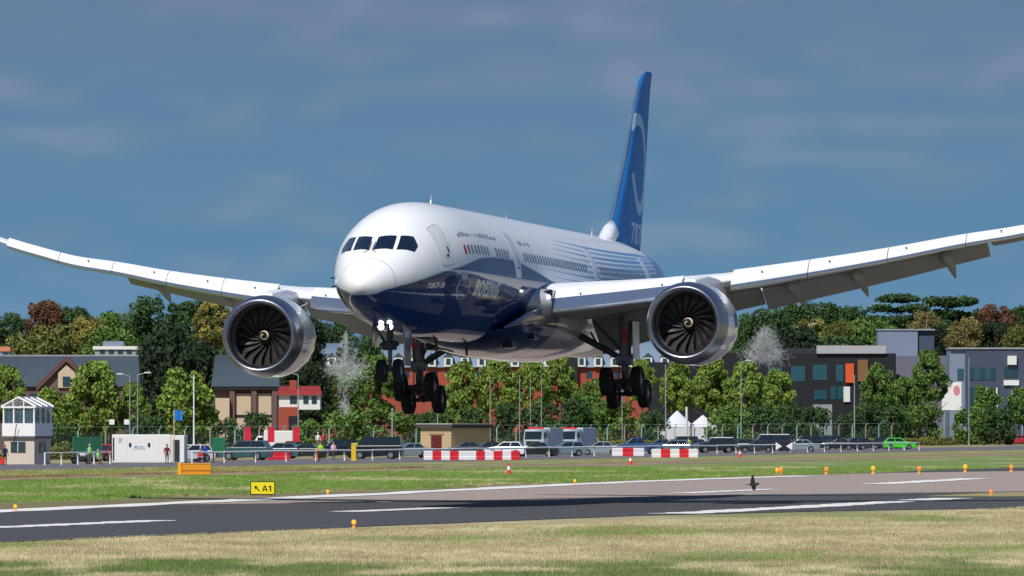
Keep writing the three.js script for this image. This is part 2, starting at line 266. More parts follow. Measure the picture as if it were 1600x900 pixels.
  for (const [s, h] of [[13.2, .55], [46.5, .5], [28, .22]]) part(body, 'blade_antenna', loft([[[.02, fTop(Math.sqrt(s)) - .03, -s], [0, fTop(Math.sqrt(s)) - .03, -s + .16], [-.02, fTop(Math.sqrt(s)) - .03, -s], [0, fTop(Math.sqrt(s)) - .03, -s - .2]], [[.01, fTop(Math.sqrt(s)) + h, -s - .16], [0, fTop(Math.sqrt(s)) + h, -s - .1], [-.01, fTop(Math.sqrt(s)) + h, -s - .16], [0, fTop(Math.sqrt(s)) + h, -s - .24]]]), AM.white);
  for (const s of [13.6, 19.4]) part(body, 'belly_antenna', loft([[[.03, -2.93, -s], [0, -2.93, -s + .3], [-.03, -2.93, -s], [0, -2.93, -s - .35]], [[.015, -3.5, -s - .1], [0, -3.5, -s + .15], [-.015, -3.5, -s - .1], [0, -3.5, -s - .3]]]), AM.dark);
  // belly fairing
  const fair = [[17.2, 2.3, -2.5, -2.4], [18.6, 2.85, -2.98, -1.9], [20.5, 3.1, -3.3, -1.5], [23, 3.2, -3.5, -1.2], [28, 3.22, -3.55, -1.1], [32, 3.15, -3.5, -1.2], [35, 2.85, -3.25, -1.6], [37.5, 2.3, -2.9, -2.2], [39, 1.6, -2.9, -2.6]];
  const fr = (i) => fair.map((r) => [r[0], r[i]]), fw = table(fr(1)), fb = table(fr(2)), ft = table(fr(3));
  const fairSkin = (s0, s1, n) => grid(48, n, (u, v) => { const s = mix(s0, s1, v), a = (u - .5) * Math.PI * 1.15, w = fw(s), b = fb(s), t = ft(s); return [w * Math.sin(a), t - (t - b) * Math.max(0, Math.cos(a)) ** .8 + Math.max(0, -Math.cos(a)) * .3, -s]; });
  const fairing = part(plane, 'belly_fairing', fairSkin(24.6, 39, 28), AM.belly);
  part(fairing, 'fairing_nose', fairSkin(17.2, 24.6, 18), AM.navy);
  for (const s of [24.6, 29.2, 33.4]) part(fairing, 'fairing_seam', grid(48, 1, (u, v) => { const q = s + v * .05, a = (u - .5) * Math.PI * 1.1, w = fw(q) + .006, b = fb(q) - .006, t = ft(q); return [w * Math.sin(a), t - (t - b) * Math.max(0, Math.cos(a)) ** .8, -q]; }), AM.grime);
  for (const sd of [1, -1]) for (const [x, y, s] of [[1.75, -3.02, 20.4], [2.5, -2.62, 21.6]]) { const k = part(fairing, 'air_intake', rbox(.62, .34, .9, .1, sd * x, y, -s), AM.navy); part(k, 'intake_mouth', rbox(.46, .2, .04, .015, sd * x, y - .02, -s + .45), AM.dark); }
}
// ---- wings
const wLE = table([[0, -1.35], [3, -1.02], [5, -.8], [7, -.57], [10, -.18], [12.3, .17], [15, .62], [17.6, 1.1], [20.3, 1.66], [22.8, 2.1], [25, 2.68], [27, 3.25], [28.5, 3.75], [30, 4.3]]);
const wS = (x) => x < 27 ? 21.2 + .70 * (x - 2.9) : 38.07 + .7 * (x - 27) + .38 * (x - 27) ** 2;
const wC = table([[0, 12.8], [2.9, 11.6], [6, 9.6], [10, 7.3], [15, 5.7], [20, 4.4], [25, 3.15], [27, 2.6], [28.5, 1.75], [30, .55]]);
const slatL = (x) => mix(1.12, .5, smooth(x, 2, 27)), twist = (x) => mix(2.4, -1.2, x / 30) * D;
function foil(n = 18) { const up = [], lo = []; for (let i = 0; i <= n; i++) { const c = (1 - Math.cos(i / n * Math.PI)) / 2, t = 5 * (.2969 * Math.sqrt(c) - .126 * c - .3516 * c * c + .2843 * c ** 3 - .1036 * c ** 4), k = .035 * Math.sin(Math.PI * c ** .8); up.push([c, k, t]); lo.push([c, k * .7, -t]); } return [...up.reverse(), ...lo.slice(1, -1)]; }
const FO = foil();
function foilRing(sd, X, S, Y, C, T, inc) { const c = Math.cos(inc), s = Math.sin(inc); return FO.map(([a, k, t]) => { const f = a * C, h = k * C + t * T * C; return [sd * X, Y - f * s + h * c, -(S + f * c + h * s)]; }); }
const thick = (x) => mix(.135, .085, smooth(x, 2, 14));
function wingRing(sd, x) { const L = x > 3 && x < 27.1 ? slatL(x) : slatL(x); return foilRing(sd, x, wS(x) + .42 * L * (x < 27.2 ? 1 : .4), wLE(x) - .1, wC(x) - .42 * L, thick(x), twist(x)); }
function teAt(x, f = 1) { const i = twist(x), C = wC(x) - .42 * slatL(x), S = wS(x) + .42 * slatL(x); return [S + f * C * Math.cos(i), wLE(x) - .1 - f * C * Math.sin(i)]; }
for (const sd of [1, -1]) {
  const wing = part(plane, 'wing', loft([1, 2.9, 4.5, 6, 8, 10, 12.3, 15, 17.6, 20.3, 22.8, 25, 26.6, 27.4, 28.2, 29, 29.6, 30.05].map((x) => wingRing(sd, x))), AM.wing);
  // slats: bright upper shell over a bare metal nose
  const up = [[1.05, .64], [.8, .55], [.55, .41], [.32, .22], [.16, .02], [.07, -.13]], nose = [[.07, -.13], [.03, -.24], [.03, -.34], [.09, -.42], [.2, -.42], [.34, -.3], [.42, -.08], [.6, .18], [.82, .42], [1.05, .6]];
  const upIn = up.slice(0, 4), noseIn = [[.32, .22], [.16, .02], ...nose];
  const slatRing = (x, prof) => { const L = slatL(x), Y = wLE(x) - .2 * L, S = wS(x) - .06 * L; return prof.map(([a, y]) => [sd * x, Y + y * L, -(S + a * L)]); };
  const spans = [[3.55, 8.7], [10.75, 13.9], [13.93, 17.2], [17.23, 20.5], [20.53, 23.8], [23.83, 27.05]];
  for (const [a, b] of spans) {
    const xs = [0, .25, .5, .75, 1].map((t) => mix(a, b, t));
    const U = a < 4 ? upIn : up, Q = a < 4 ? noseIn : nose;
    const slat = part(wing, 'slat', grid(U.length - 1, 4, (u, v) => slatRing(xs[Math.round(v * 4)], U)[Math.round(u * (U.length - 1))]), AM.wing);
    part(slat, 'slat_nose', grid(Q.length - 1, 4, (u, v) => slatRing(xs[Math.round(v * 4)], Q)[Math.round(u * (Q.length - 1))]), AM.nose);
    const ends = [a, b].map((x) => { const r = slatRing(x, [...up, ...nose.slice(1)]), g = new THREE.BufferGeometry(), p = []; const c = slatRing(x, [[.3, .02]])[0]; for (let i = 0; i < r.length - 1; i++) p.push(...c, ...r[i], ...r[i + 1]); g.setAttribute('position', new THREE.Float32BufferAttribute(p, 3)); g.computeVertexNormals(); return g; });
    for (const e of ends) part(slat, 'slat_end', e, AM.under);
  }
  // flaps, hanging down behind the wing
  for (const [nm, a, b, f0, cf, dn] of [['flap', 3.3, 8.9, .8, .235, 33], ['flaperon', 9.05, 10.9, .83, .22, 24], ['flap', 11.05, 20.9, .79, .25, 31], ['aileron', 21.1, 26.3, .78, .23, 7]]) {
    const ring = (x) => { const [S, Y] = teAt(x, f0), C = wC(x) * cf; return foilRing(sd, x, S + (dn > 10 ? .12 : 0) * C, Y - .06 * C, C * 1.05, .13, (dn) * D + twist(x)); };
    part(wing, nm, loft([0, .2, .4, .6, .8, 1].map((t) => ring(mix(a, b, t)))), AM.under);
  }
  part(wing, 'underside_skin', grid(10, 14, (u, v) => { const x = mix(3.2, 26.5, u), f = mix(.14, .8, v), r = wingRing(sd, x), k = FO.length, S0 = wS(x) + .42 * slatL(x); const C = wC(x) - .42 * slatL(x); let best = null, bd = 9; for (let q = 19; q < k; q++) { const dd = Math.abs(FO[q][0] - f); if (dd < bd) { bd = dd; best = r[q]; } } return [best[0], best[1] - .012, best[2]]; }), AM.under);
  // flap track fairings
  for (const [x, L] of [[6.4, 5.2], [12.4, 4.4], [15.2, 3.9], [19.1, 3.4]]) {
    const [S, Y] = teAt(x, .62), rings = [];
    for (let i = 0; i <= 12; i++) { const t = i / 12, w = .3 * Math.sin(Math.PI * Math.min(1, t * .92 + .06)) ** .75 * (1 - .35 * t), h = w * 1.55, drop = -.28 - (t > .4 ? (t - .4) ** 1.25 * 1.75 : 0), ring = []; for (let k = 0; k < 12; k++) { const q = k / 12 * Math.PI * 2; ring.push([sd * x + w * Math.cos(q), Y + drop + h * Math.sin(q), -(S + t * L)]); } rings.push(ring); }
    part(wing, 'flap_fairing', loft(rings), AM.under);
  }
  for (const x of [4.6, 7.9, 12, 14.8, 18, 22]) part(wing, 'inspection_cap', new THREE.CylinderGeometry(.045, .045, .02, 10).rotateX(1.0).translate(sd * x, wLE(x) + .12, -(wS(x) + .3 * slatL(x)) + .02), AM.grime);
  // wing root landing lights behind a dark glazed nose
  const root = part(wing, 'root_fairing', loft([[2.2, .9], [2.9, .92], [3.3, .84], [3.52, .7]].map(([x, r]) => { const q = []; for (let k = 0; k < 16; k++) { const t = k / 16 * Math.PI * 2; q.push([sd * x, wLE(x) - .12 + r * .72 * Math.sin(t), -(wS(x) + .62 + r * Math.cos(t) * 1.15)]); } return q; })), sd > 0 ? AM.belly : AM.belly);
  part(root, 'light_window', loft([[3.0, .3], [3.25, .42], [3.5, .44], [3.56, .4]].map(([x, r]) => { const q = []; for (let k = 0; k < 14; k++) { const t = k / 14 * Math.PI * 2; q.push([sd * x, wLE(x) - .02 + r * Math.sin(t), -(wS(x) - .02 + r * .25 * Math.cos(t))]); } return q; })), AM.glass);
  for (const [dx, dy] of [[-.1, .1], [.1, .1], [0, -.08]]) part(root, 'landing_light', new THREE.SphereGeometry(.085, 10, 8).translate(sd * 3.32 + dx, wLE(3.3) + dy, -(wS(3.3) - .14)), AM.light);
}
// ---- engines
for (const sd of [1, -1]) {
  const eng = group(plane, 'engine'); eng.position.set(sd * 9.85, -2.28, -20.2); eng.rotation.y = -sd * .012;
  const lathe = (prof, n = 72) => { const g = new THREE.LatheGeometry(prof.map(([z, r]) => new THREE.Vector2(r, z)), n); g.rotateX(Math.PI / 2); return g; };   // z forward
  part(eng, 'inlet_lip', lathe([[-.95, 1.865], [-.7, 1.845], [-.45, 1.81], [-.25, 1.765], [-.1, 1.7], [-.02, 1.63], [0, 1.58], [-.03, 1.52], [-.12, 1.455], [-.28, 1.405], [-.5, 1.375]]), AM.lip);
  part(eng, 'inlet_duct', lathe([[-.5, 1.375], [-.8, 1.385], [-1.15, 1.41], [-1.7, 1.415]]), AM.duct);
  const cow = grid(96, 10, (u, v) => { const a = u * Math.PI * 2, tooth = Math.abs(((u * 18) % 1) - .5) * 2, zEnd = -4.75 - .28 * tooth, z = mix(-.952, zEnd, v), r = v < .35 ? mix(1.866, 1.885, smooth(v, 0, .3)) : mix(1.885, 1.47, Math.pow((v - .35) / .65, 1.7)); return [r * Math.cos(a), r * Math.sin(a), z]; });
  const cowl = part(eng, 'cowling', cow, AM.cowl);
  part(cowl, 'cowl_strake', loft([[[sd * -1.4, 1.2, -1.6], [sd * -1.42, 1.23, -1.6], [sd * -1.44, 1.2, -1.6]], [[sd * -1.6, 1.5, -2.7], [sd * -1.63, 1.53, -2.7], [sd * -1.66, 1.5, -2.7]], [[sd * -1.35, 1.2, -3.4], [sd * -1.38, 1.22, -3.4], [sd * -1.4, 1.2, -3.4]]]), AM.wing);
  part(cowl, 'cowl_emblem', grid(6, 6, (u, v) => { const a = mix(-.1, .22, v), z = mix(-2.2, -2.8, u), r = 1.893; return [sd * r * Math.cos(a), r * Math.sin(a), z]; }), M(40, 84, 150, .4));
  part(cowl, 'cowl_seam', [grid(40, 1, (u, v) => { const a = mix(-1.2, 1.2, u), z = -2.05 - .02 * v, r = 1.888; return [sd * r * Math.cos(a), r * Math.sin(a), z]; }), grid(40, 1, (u, v) => { const z = mix(-.96, -4, u), r = (z > -2.3 ? 1.89 : mix(1.89, 1.7, (-z - 2.3) / 1.7)) + .004, a = -.62 - v * .012; return [sd * r * Math.cos(a), r * Math.sin(a), z]; })], AM.line);
  part(eng, 'core_nozzle', [lathe([[-4.0, 1.3], [-5.0, 1.05], [-6.2, .72], [-6.2, .6]]), lathe([[-5.6, .5], [-6.6, .34], [-7.3, .02]])], AM.grime);
  part(eng, 'fan_back', new THREE.CircleGeometry(1.4, 48).translate(0, 0, -1.66), AM.dark);
  for (let k = 0; k < 18; k++) {   // swept wide-chord blades
    const b = grid(6, 14, (u, v) => { const r = mix(.3, 1.395, v), sweep = .62 * Math.sin(v * 2.0) * (1 - v * .25) - .1, ch = mix(.2, .33, smooth(v, 0, .6)), st = mix(.45, 1.05, v), t = (u - .5) * ch * 2, cam = .05 * (1 - (u * 2 - 1) ** 2); const a = sd * 0 + sweep + (t * Math.sin(st) + cam) / r; return [r * Math.sin(a), r * Math.cos(a), -1.3 - t * Math.cos(st) * .8 - (u > .5 ? 0 : 0)]; });
    b.rotateZ(k / 18 * Math.PI * 2); part(eng, 'fan_blade', b, AM.blade);
  }
  const spin = part(eng, 'spinner', lathe([[-.72, 0], [-.75, .06], [-.85, .14], [-1.05, .26], [-1.3, .36], [-1.4, .37]], 36), AM.dark);
  part(spin, 'spiral_mark', grid(60, 1, (u, v) => { const t = u, r = mix(.05, .27, t) + (v - .5) * .055 * Math.sin(Math.PI * Math.min(1, t * 1.05)) * 1.3, a = t * Math.PI * 2 * 1.35 + 1, z = r < .06 ? -.75 : r < .14 ? mix(-.75, -.85, (r - .06) / .08) : mix(-.85, -1.05, (r - .14) / .12); return [r * Math.cos(a), r * Math.sin(a), z + .012]; }), AM.swirl);
  // pylon up to the wing
  const py = [[-1.6, 1.7, .28], [-2.6, 1.75, .36], [-4.2, 1.55, .4], [-6.5, 1.25, .36], [-8.5, 1.25, .2]], ty = [2.0, 2.12, 2.25, 2.2, 1.75];
  part(eng, 'pylon', loft(py.map(([z, y, w], i) => [[-w, y, z], [-w, ty[i] - .1, z], [-w * .6, ty[i], z], [w * .6, ty[i], z], [w, ty[i] - .1, z], [w, y, z], [w * .5, y - .2, z], [-w * .5, y - .2, z]])), AM.wing);
}
// ---- fin and tailplanes
{
  const le = table([[2.2, 49.2], [3.1, 50.3], [3.86, 50.95], [7.2, 54.5], [11.1, 58.2], [11.6, 59.0], [11.9, 60.2]]), te = table([[2.2, 57.6], [2.75, 57.8], [7.06, 59.6], [11.1, 61.2], [11.9, 61.7]]);
  const ys = [2.2, 2.8, 3.4, 4.5, 6, 7.5, 9, 10.2, 11, 11.4, 11.7, 11.9];
  const tex = canvasTex(512, 1024, (g, w, h) => {   // u: station 49..62, v: height 2..12
    const X = (s) => (s - 49) / 13 * w, Y = (y) => h - (y - 2) / 10 * h;
    g.fillStyle = '#1a74c2'; g.fillRect(0, 0, w, h);
    g.save(); g.translate(X(57.1), Y(7.05)); g.scale(w / 13, h / 10); g.strokeStyle = '#9cc0e2'; g.lineWidth = .62; g.beginPath(); g.ellipse(0, 0, 2.0, 2.25, 0, -2.2, 2.9); g.stroke(); g.restore();
    g.fillStyle = '#a9c6e2'; g.font = 'italic bold 150px sans-serif'; g.textAlign = 'center'; g.textBaseline = 'middle'; g.save(); g.translate(X(55.75), Y(3.5)); const m = g.measureText('787').width; g.scale(X(52.9) / m, 1); g.fillText('787', 0, 0); g.restore();
  });
  const texM = tex.clone(); texM.wrapS = THREE.ClampToEdgeWrapping;
  const side = (sd) => grid(20, ys.length - 1, (u, v) => { const y = ys[Math.round(v * (ys.length - 1))], c = te(y) - le(y), s = le(y) + u * c, t = 5 * .1 * (.2969 * Math.sqrt(u) - .126 * u - .3516 * u * u + .2843 * u ** 3 - .1036 * u ** 4) * c * (y > 11.6 ? .5 : 1); return [sd * t, y, -s]; }, (u, v) => { const y = ys[Math.round(v * (ys.length - 1))], s = le(y) + u * (te(y) - le(y)); return [(s - 49) / 13, (y - 2) / 10]; });
  const fin = part(plane, 'tail_fin', [side(1), side(-1)], new THREE.MeshStandardMaterial({ map: tex, roughness: .62 }));
  part(fin, 'fin_leading_edge', loft([3.3, 5, 7, 9, 11].map((y) => { const s = le(y), q = []; for (let k = 0; k < 10; k++) { const t = k / 10 * 6.283; q.push([.075 * Math.sin(t), y, -(s + .05 - .12 * Math.cos(t))]); } return q; })), AM.bare);
  part(fin, 'dorsal_fairing', loft([[48.6, .1, 2.92], [49.4, .36, 3.2], [50.3, .4, 3.75], [51, .32, 4.0], [52, .3, 3.4]].map(([s, w, t]) => { const q = []; for (let k = 0; k < 12; k++) { const a = k / 12 * 6.283; q.push([w * Math.sin(a), Math.max(2.7, mix(2.75, t, .5 + .5 * Math.cos(a))), -s]); } return q; })), AM.white);
  for (const sd of [1, -1]) part(plane, 'tailplane', loft([1, 3, 5, 7, 9, 9.9].map((x) => foilRing(sd, x, 53.6 + .72 * (x - 1), .1 + x * .07, mix(5.2, 1.7, (x - 1) / 8.9), .09, -.02))), AM.wing);
}
// ---- landing gear
function wheel(parent, r, w, pos, tilt = 0) {
  const t = [[r * .56, -w * .42], [r * .8, -w * .5], [r * .95, -w * .43], [r, -w * .25], [r, w * .25], [r * .95, w * .43], [r * .8, w * .5], [r * .56, w * .42]];
  const g = new THREE.LatheGeometry(t.map(([a, b]) => new THREE.Vector2(a, b)), 36); g.rotateZ(Math.PI / 2); part(parent, 'tyre', g.translate(...pos), AM.tyre);
  const h = new THREE.LatheGeometry([[0, -w * .3], [r * .2, -w * .42], [r * .28, -w * .28], [r * .5, -w * .2], [r * .58, -w * .4], [r * .58, w * .4], [r * .5, w * .2], [r * .28, w * .28], [r * .2, w * .42], [0, w * .3]].map(([a, b]) => new THREE.Vector2(a, b)), 20); h.rotateZ(Math.PI / 2); part(parent, 'wheel_hub', h.translate(...pos), AM.hub);
}
{
  const ng = group(plane, 'nose_gear'), S = 4.95;
  for (const sd of [1, -1]) wheel(ng, .5, .38, [sd * .37, -4.55, -S]);
  part(ng, 'strut', [bar(V(0, -2.4, -S - .25), V(0, -3.55, -S), .14, .14, 14), bar(V(0, -3.5, -S), V(0, -4.55, -S), .085, .085, 12), bar(V(-.3, -4.55, -S), V(.3, -4.55, -S), .06)], AM.strut);
  part(ng, 'steering_block', [rbox(.62, .4, .4, .06, 0, -3.45, -S + .02), bar(V(-.42, -3.4, -S), V(.42, -3.4, -S), .08), bar(V(0, -3.6, -S - .3), V(0, -4.2, -S - .28), .045)], AM.grime);
  part(ng, 'drag_brace', [bar(V(-.3, -2.6, -S + 1.4), V(-.12, -3.4, -S + .1), .06), bar(V(.3, -2.6, -S + 1.4), V(.12, -3.4, -S + .1), .06)], AM.grime);
  for (const sd of [1, -1]) {
    part(ng, 'gear_door', loft([[[sd * .62, -2.5, -S + .3], [sd * .66, -2.5, -S + .3], [sd * .66, -2.5, -S - 1.2], [sd * .62, -2.5, -S - 1.2]], [[sd * .74, -3.5, -S + .2], [sd * .78, -3.5, -S + .2], [sd * .78, -3.45, -S - 1.1], [sd * .74, -3.45, -S - 1.1]]]), AM.navy);
    part(ng, 'taxi_light', new THREE.CylinderGeometry(.15, .1, .14, 16).rotateX(Math.PI / 2).translate(sd * .2 - .02, -2.66, -S + .5), AM.grime);
    part(ng, 'landing_light', new THREE.SphereGeometry(.13, 14, 10).scale(1, 1, .45).translate(sd * .2 - .02, -2.66, -S + .58), AM.light);
  }
  for (const sd of [1, -1]) {
    const mg = group(plane, 'main_gear'), S2 = 30.6, X = sd * 4.9, Y = -4.82;
    for (const a of [.74, -.74]) for (const x of [.73, -.73]) wheel(mg, .665, .5, [X + x, Y + a * .38, -(S2 - a)]);
    part(mg, 'bogie_beam', [bar(V(X, Y + .28, -S2 + .75), V(X, Y - .28, -S2 - .75), .15, .15, 12), bar(V(X - .7, Y + .28, -S2 + .74), V(X + .7, Y + .28, -S2 + .74), .1), bar(V(X - .7, Y - .28, -S2 - .74), V(X + .7, Y - .28, -S2 - .74), .1)], AM.grime);
    part(mg, 'strut', [bar(V(X + sd * .1, -1.5, -S2), V(X, -3.55, -S2), .31, .28, 16), bar(V(X, -3.5, -S2), V(X, Y, -S2), .18, .18, 14), rbox(.74, .5, .6, .08, X, -3.55, -S2), rbox(.5, .34, .5, .08, X, Y + .06, -S2)], AM.strut);
    part(mg, 'torque_link', [bar(V(X, -3.6, -S2 + .3), V(X, -4.15, -S2 + .5), .07), bar(V(X, -4.15, -S2 + .5), V(X, Y + .1, -S2 + .22), .07)], AM.strut);
    part(mg, 'side_brace', [bar(V(sd * 2.55, -2.2, -S2 + .3), V(X - sd * .2, -3.45, -S2), .17, .14, 10), bar(V(sd * 3.7, -1.75, -S2 + 1.2), V(X - sd * .15, -3.1, -S2), .08), bar(V(sd * 3.3, -2.2, -S2), V(sd * 3.6, -2.75, -S2), .05)], AM.grime);
    part(mg, 'gear_door', rbox(.07, 1.75, 1.25, .03, X + sd * .55, -2.65, -S2), AM.wing);
    part(mg, 'door_marking', rbox(.22, .6, .02, .008, X + sd * .12, -2.45, -S2 + .33), AM.red);
    part(mg, 'brake_hose', [bar(V(X + .2, -3.4, -S2 + .2), V(X + .26, -4.6, -S2 + .25), .025), bar(V(X - .2, -3.4, -S2 + .2), V(X - .24, -4.6, -S2 + .2), .025)], AM.strut);
  }
}
// ---------------------------------------------------------------- trees
const LEAF = {}; const leafMat = (r, g, b) => LEAF[[r, g, b]] ??= new THREE.MeshPhysicalMaterial({ color: new THREE.Color().setRGB(...RGB(r, g, b)), vertexColors: true, roughness: .9, transmission: 0 });
const BARK = M(92, 80, 66, .95);
const crowns = {};
function crown(kind, seed) { // unit crown: 1 wide, 1 tall, standing on y = 0; leaf-sized faces grouped in clumps
  const key = kind + seed; if (crowns[key]) return crowns[key];
  const r = mulberry(seed * 97 + kind.length * 13), p = [], c = [], n = [];
  const S = { plane: [64, 120, .03, .12], oak: [84, 140, .022, .13], umbrella: [110, 110, .024, .12], conifer: [84, 110, .024, .11], blossom: [84, 140, .022, .12], bush: [26, 90, .04, .2] }[kind];
  const [lobes, per, leaf, lobeR] = S;
  for (let i = 0; i < lobes; i++) {
    let x, y, z; const a = r() * 6.283, k = Math.sqrt(r());
    if (kind === 'umbrella') { const tier = Math.floor(r() * 4), R = [.42, .48, .46, .3][tier]; y = .22 + tier * .21 + (r() - .5) * .06; x = Math.cos(a) * k * R; z = Math.sin(a) * k * R; }
    else if (kind === 'conifer') { y = .06 + r() * .88; const R = .46 * (1 - y) ** .6 + .03; x = Math.cos(a) * R * (.5 + .5 * k); z = Math.sin(a) * R * (.5 + .5 * k); }
    else { y = r(); const prof = kind === 'plane' ? Math.sin(Math.PI * Math.min(1, .14 + y * .8)) ** .65 * (1 - .22 * y) * 1.1 : Math.sin(Math.PI * (.16 + y * .74)) ** .6; const R = .42 * prof; x = Math.cos(a) * R * (.45 + .55 * k); z = Math.sin(a) * R * (.45 + .55 * k); y = (kind === 'plane' ? .14 : kind === 'oak' || kind === 'blossom' ? .1 : .02) + y * (kind === 'plane' ? .8 : .8); }
    const lr = lobeR * (.55 + r() * .7), flat = kind === 'umbrella' ? .6 : .8, tone = .72 + r() * .5, cream = kind === 'blossom' && r() < .55;
    for (let q = 0; q < per; q++) {
      const u = r() * 2 - 1, b = r() * 6.283, s = Math.sqrt(1 - u * u), R = lr * (.55 + .5 * r()), cx = x + Math.cos(b) * s * R, cy = Math.min(1, Math.max(.01, y + u * R * flat)), cz = z + Math.sin(b) * s * R;
      const e = leaf * (.6 + r() * .8), d1 = V(r() - .5, r() - .5, r() - .5).normalize(), d2 = V(r() - .5, r() - .5, r() - .5).cross(d1).normalize().multiplyScalar(e * .62); d1.multiplyScalar(e);
      const A = V(cx, cy, cz), q0 = A.clone().sub(d1), q1 = A.clone().add(d2), q2 = A.clone().add(d1), q3 = A.clone().sub(d2);
      p.push(...q0.toArray(), ...q1.toArray(), ...q2.toArray(), ...q0.toArray(), ...q2.toArray(), ...q3.toArray());
      const v = tone * (.75 + r() * .5), col = cream && u > -.2 ? [2.9 * v, 2.2 * v, 2.0 * v] : [v * (.92 + r() * .2), v, v * (.8 + r() * .3)];
      for (let m = 0; m < 6; m++) c.push(...col);
    }
  }
  const g = new THREE.BufferGeometry(); g.setAttribute('position', new THREE.Float32BufferAttribute(p, 3)); g.setAttribute('color', new THREE.Float32BufferAttribute(c, 3)); g.computeVertexNormals(); return crowns[key] = g;
}
const trunks = {};
function trunkGeo(kind) { // tapered trunk with limbs, unit height
  if (trunks[kind]) return trunks[kind]; const r = mulberry(kind.length * 7 + 1), g = [bar(V(0, 0, 0), V(.005, .45, 0), .022, .015, 7), bar(V(.005, .45, 0), V(-.005, .85, .01), .015, .004, 6)];
  for (let i = 0; i < 9; i++) { const y = .25 + i * .06, a = i * 2.4, L = .16 + r() * .14; g.push(bar(V(0, y, 0), V(Math.cos(a) * L, y + .12 + r() * .08, Math.sin(a) * L), .008, .002, 5)); }
  return trunks[kind] = join(...g);
}
let treeSeed = 0;
function tree(name, label, kind, px, top, wpx, d, rgb, grp, x0) {
  const x = across(px, d), y = hill(x, d), h = level(top, d) - y, w = wpx * d / LENS;
  const t = thing(name, label, kind === 'shrub' || kind === 'bush' ? 'shrub' : 'tree', grp, [x, y, -d], treeSeed * 1.7); treeSeed++;
  const c = part(t, 'crown', crown(kind, 1 + treeSeed % 3), leafMat(...rgb)); const ch = Math.min(h, w * (kind === 'umbrella' ? .75 : kind === 'conifer' ? 1.6 : kind === 'plane' ? 1.35 : 1.15)); c.scale.set(w, ch, w); c.position.y = h - ch;
  const k = part(t, 'trunk', trunkGeo(kind), BARK); k.scale.set(h * .9, h, h * .9);
}
const GB = [118, 144, 60], GD = [60, 88, 46], GM = [92, 122, 54], GO = [104, 108, 54], GK = [38, 58, 36], GC = [112, 78, 56], GT = [132, 122, 76];
for (const a of [
  // young street trees behind the perimeter fence, left to right
  ['plane', 12, 572, 70, 960, GB, 'bright green street tree at the left frame edge, behind the lookout cabin'],
  ['plane', 82, 604, 86, 950, GB, 'low bright green street tree just right of the lookout cabin roof'],
  ['plane', 146, 566, 106, 965, GB, 'tall bright green street tree in front of the slate-roofed house with gables'],
  ['plane', 208, 598, 60, 970, GB, 'narrow green street tree beside the twin street lamps'],
  ['plane', 290, 572, 108, 955, GB, 'broad bright green street tree behind the tall white mast'],
  ['plane', 585, 556, 80, 1250, GM, 'green street tree directly behind the nose wheels'],
  ['plane', 722, 566, 74, 1230, GB, 'bright green street tree behind the left end of the brick hut'],
  ['plane', 778, 556, 78, 1260, GB, 'bright green street tree above the right end of the brick hut roof'],
  ['plane', 830, 562, 66, 1270, GB, 'bright green street tree right of the brick hut, under the belly antennas'],
  ['plane', 872, 554, 62, 1280, GB, 'bright green street tree above the two parked trucks'],
  ['plane', 925, 590, 70, 1270, GM, 'duller green street tree left of the right-hand main wheels'],
  ['plane', 1003, 562, 52, 1300, GB, 'slim green street tree just right of the right-hand main wheels'],
  ['plane', 1058, 566, 64, 1290, GB, 'bright green street tree behind the white marquee'],
  ['plane', 1112, 558, 70, 1310, GB, 'bright green street tree just below the right-hand engine'],
  ['plane', 1166, 566, 72, 1300, GB, 'bright green street tree right of the right-hand engine'],
  ['plane', 1214, 578, 66, 1320, GB, 'rightmost bright green street tree before the dark office block'],
  ['plane', 1372, 566, 62, 1330, GM, 'green street tree in front of the orange panel'],
  ['plane', 1412, 590, 62, 1340, GM, 'green street tree left of the tall grey block, mid-row'],
  ['plane', 1452, 548, 66, 1350, GM, 'tall green street tree left of the white hoarding'],
  ['plane', 1540, 600, 56, 1350, GM, 'small green street tree under the teal office windows'],
  ['plane', 1592, 606, 50, 1350, GM, 'green street tree at the right frame edge in front of the office'],
]) tree('street_tree', a[6], ...a.slice(0, 6), 'street trees behind the perimeter fence');
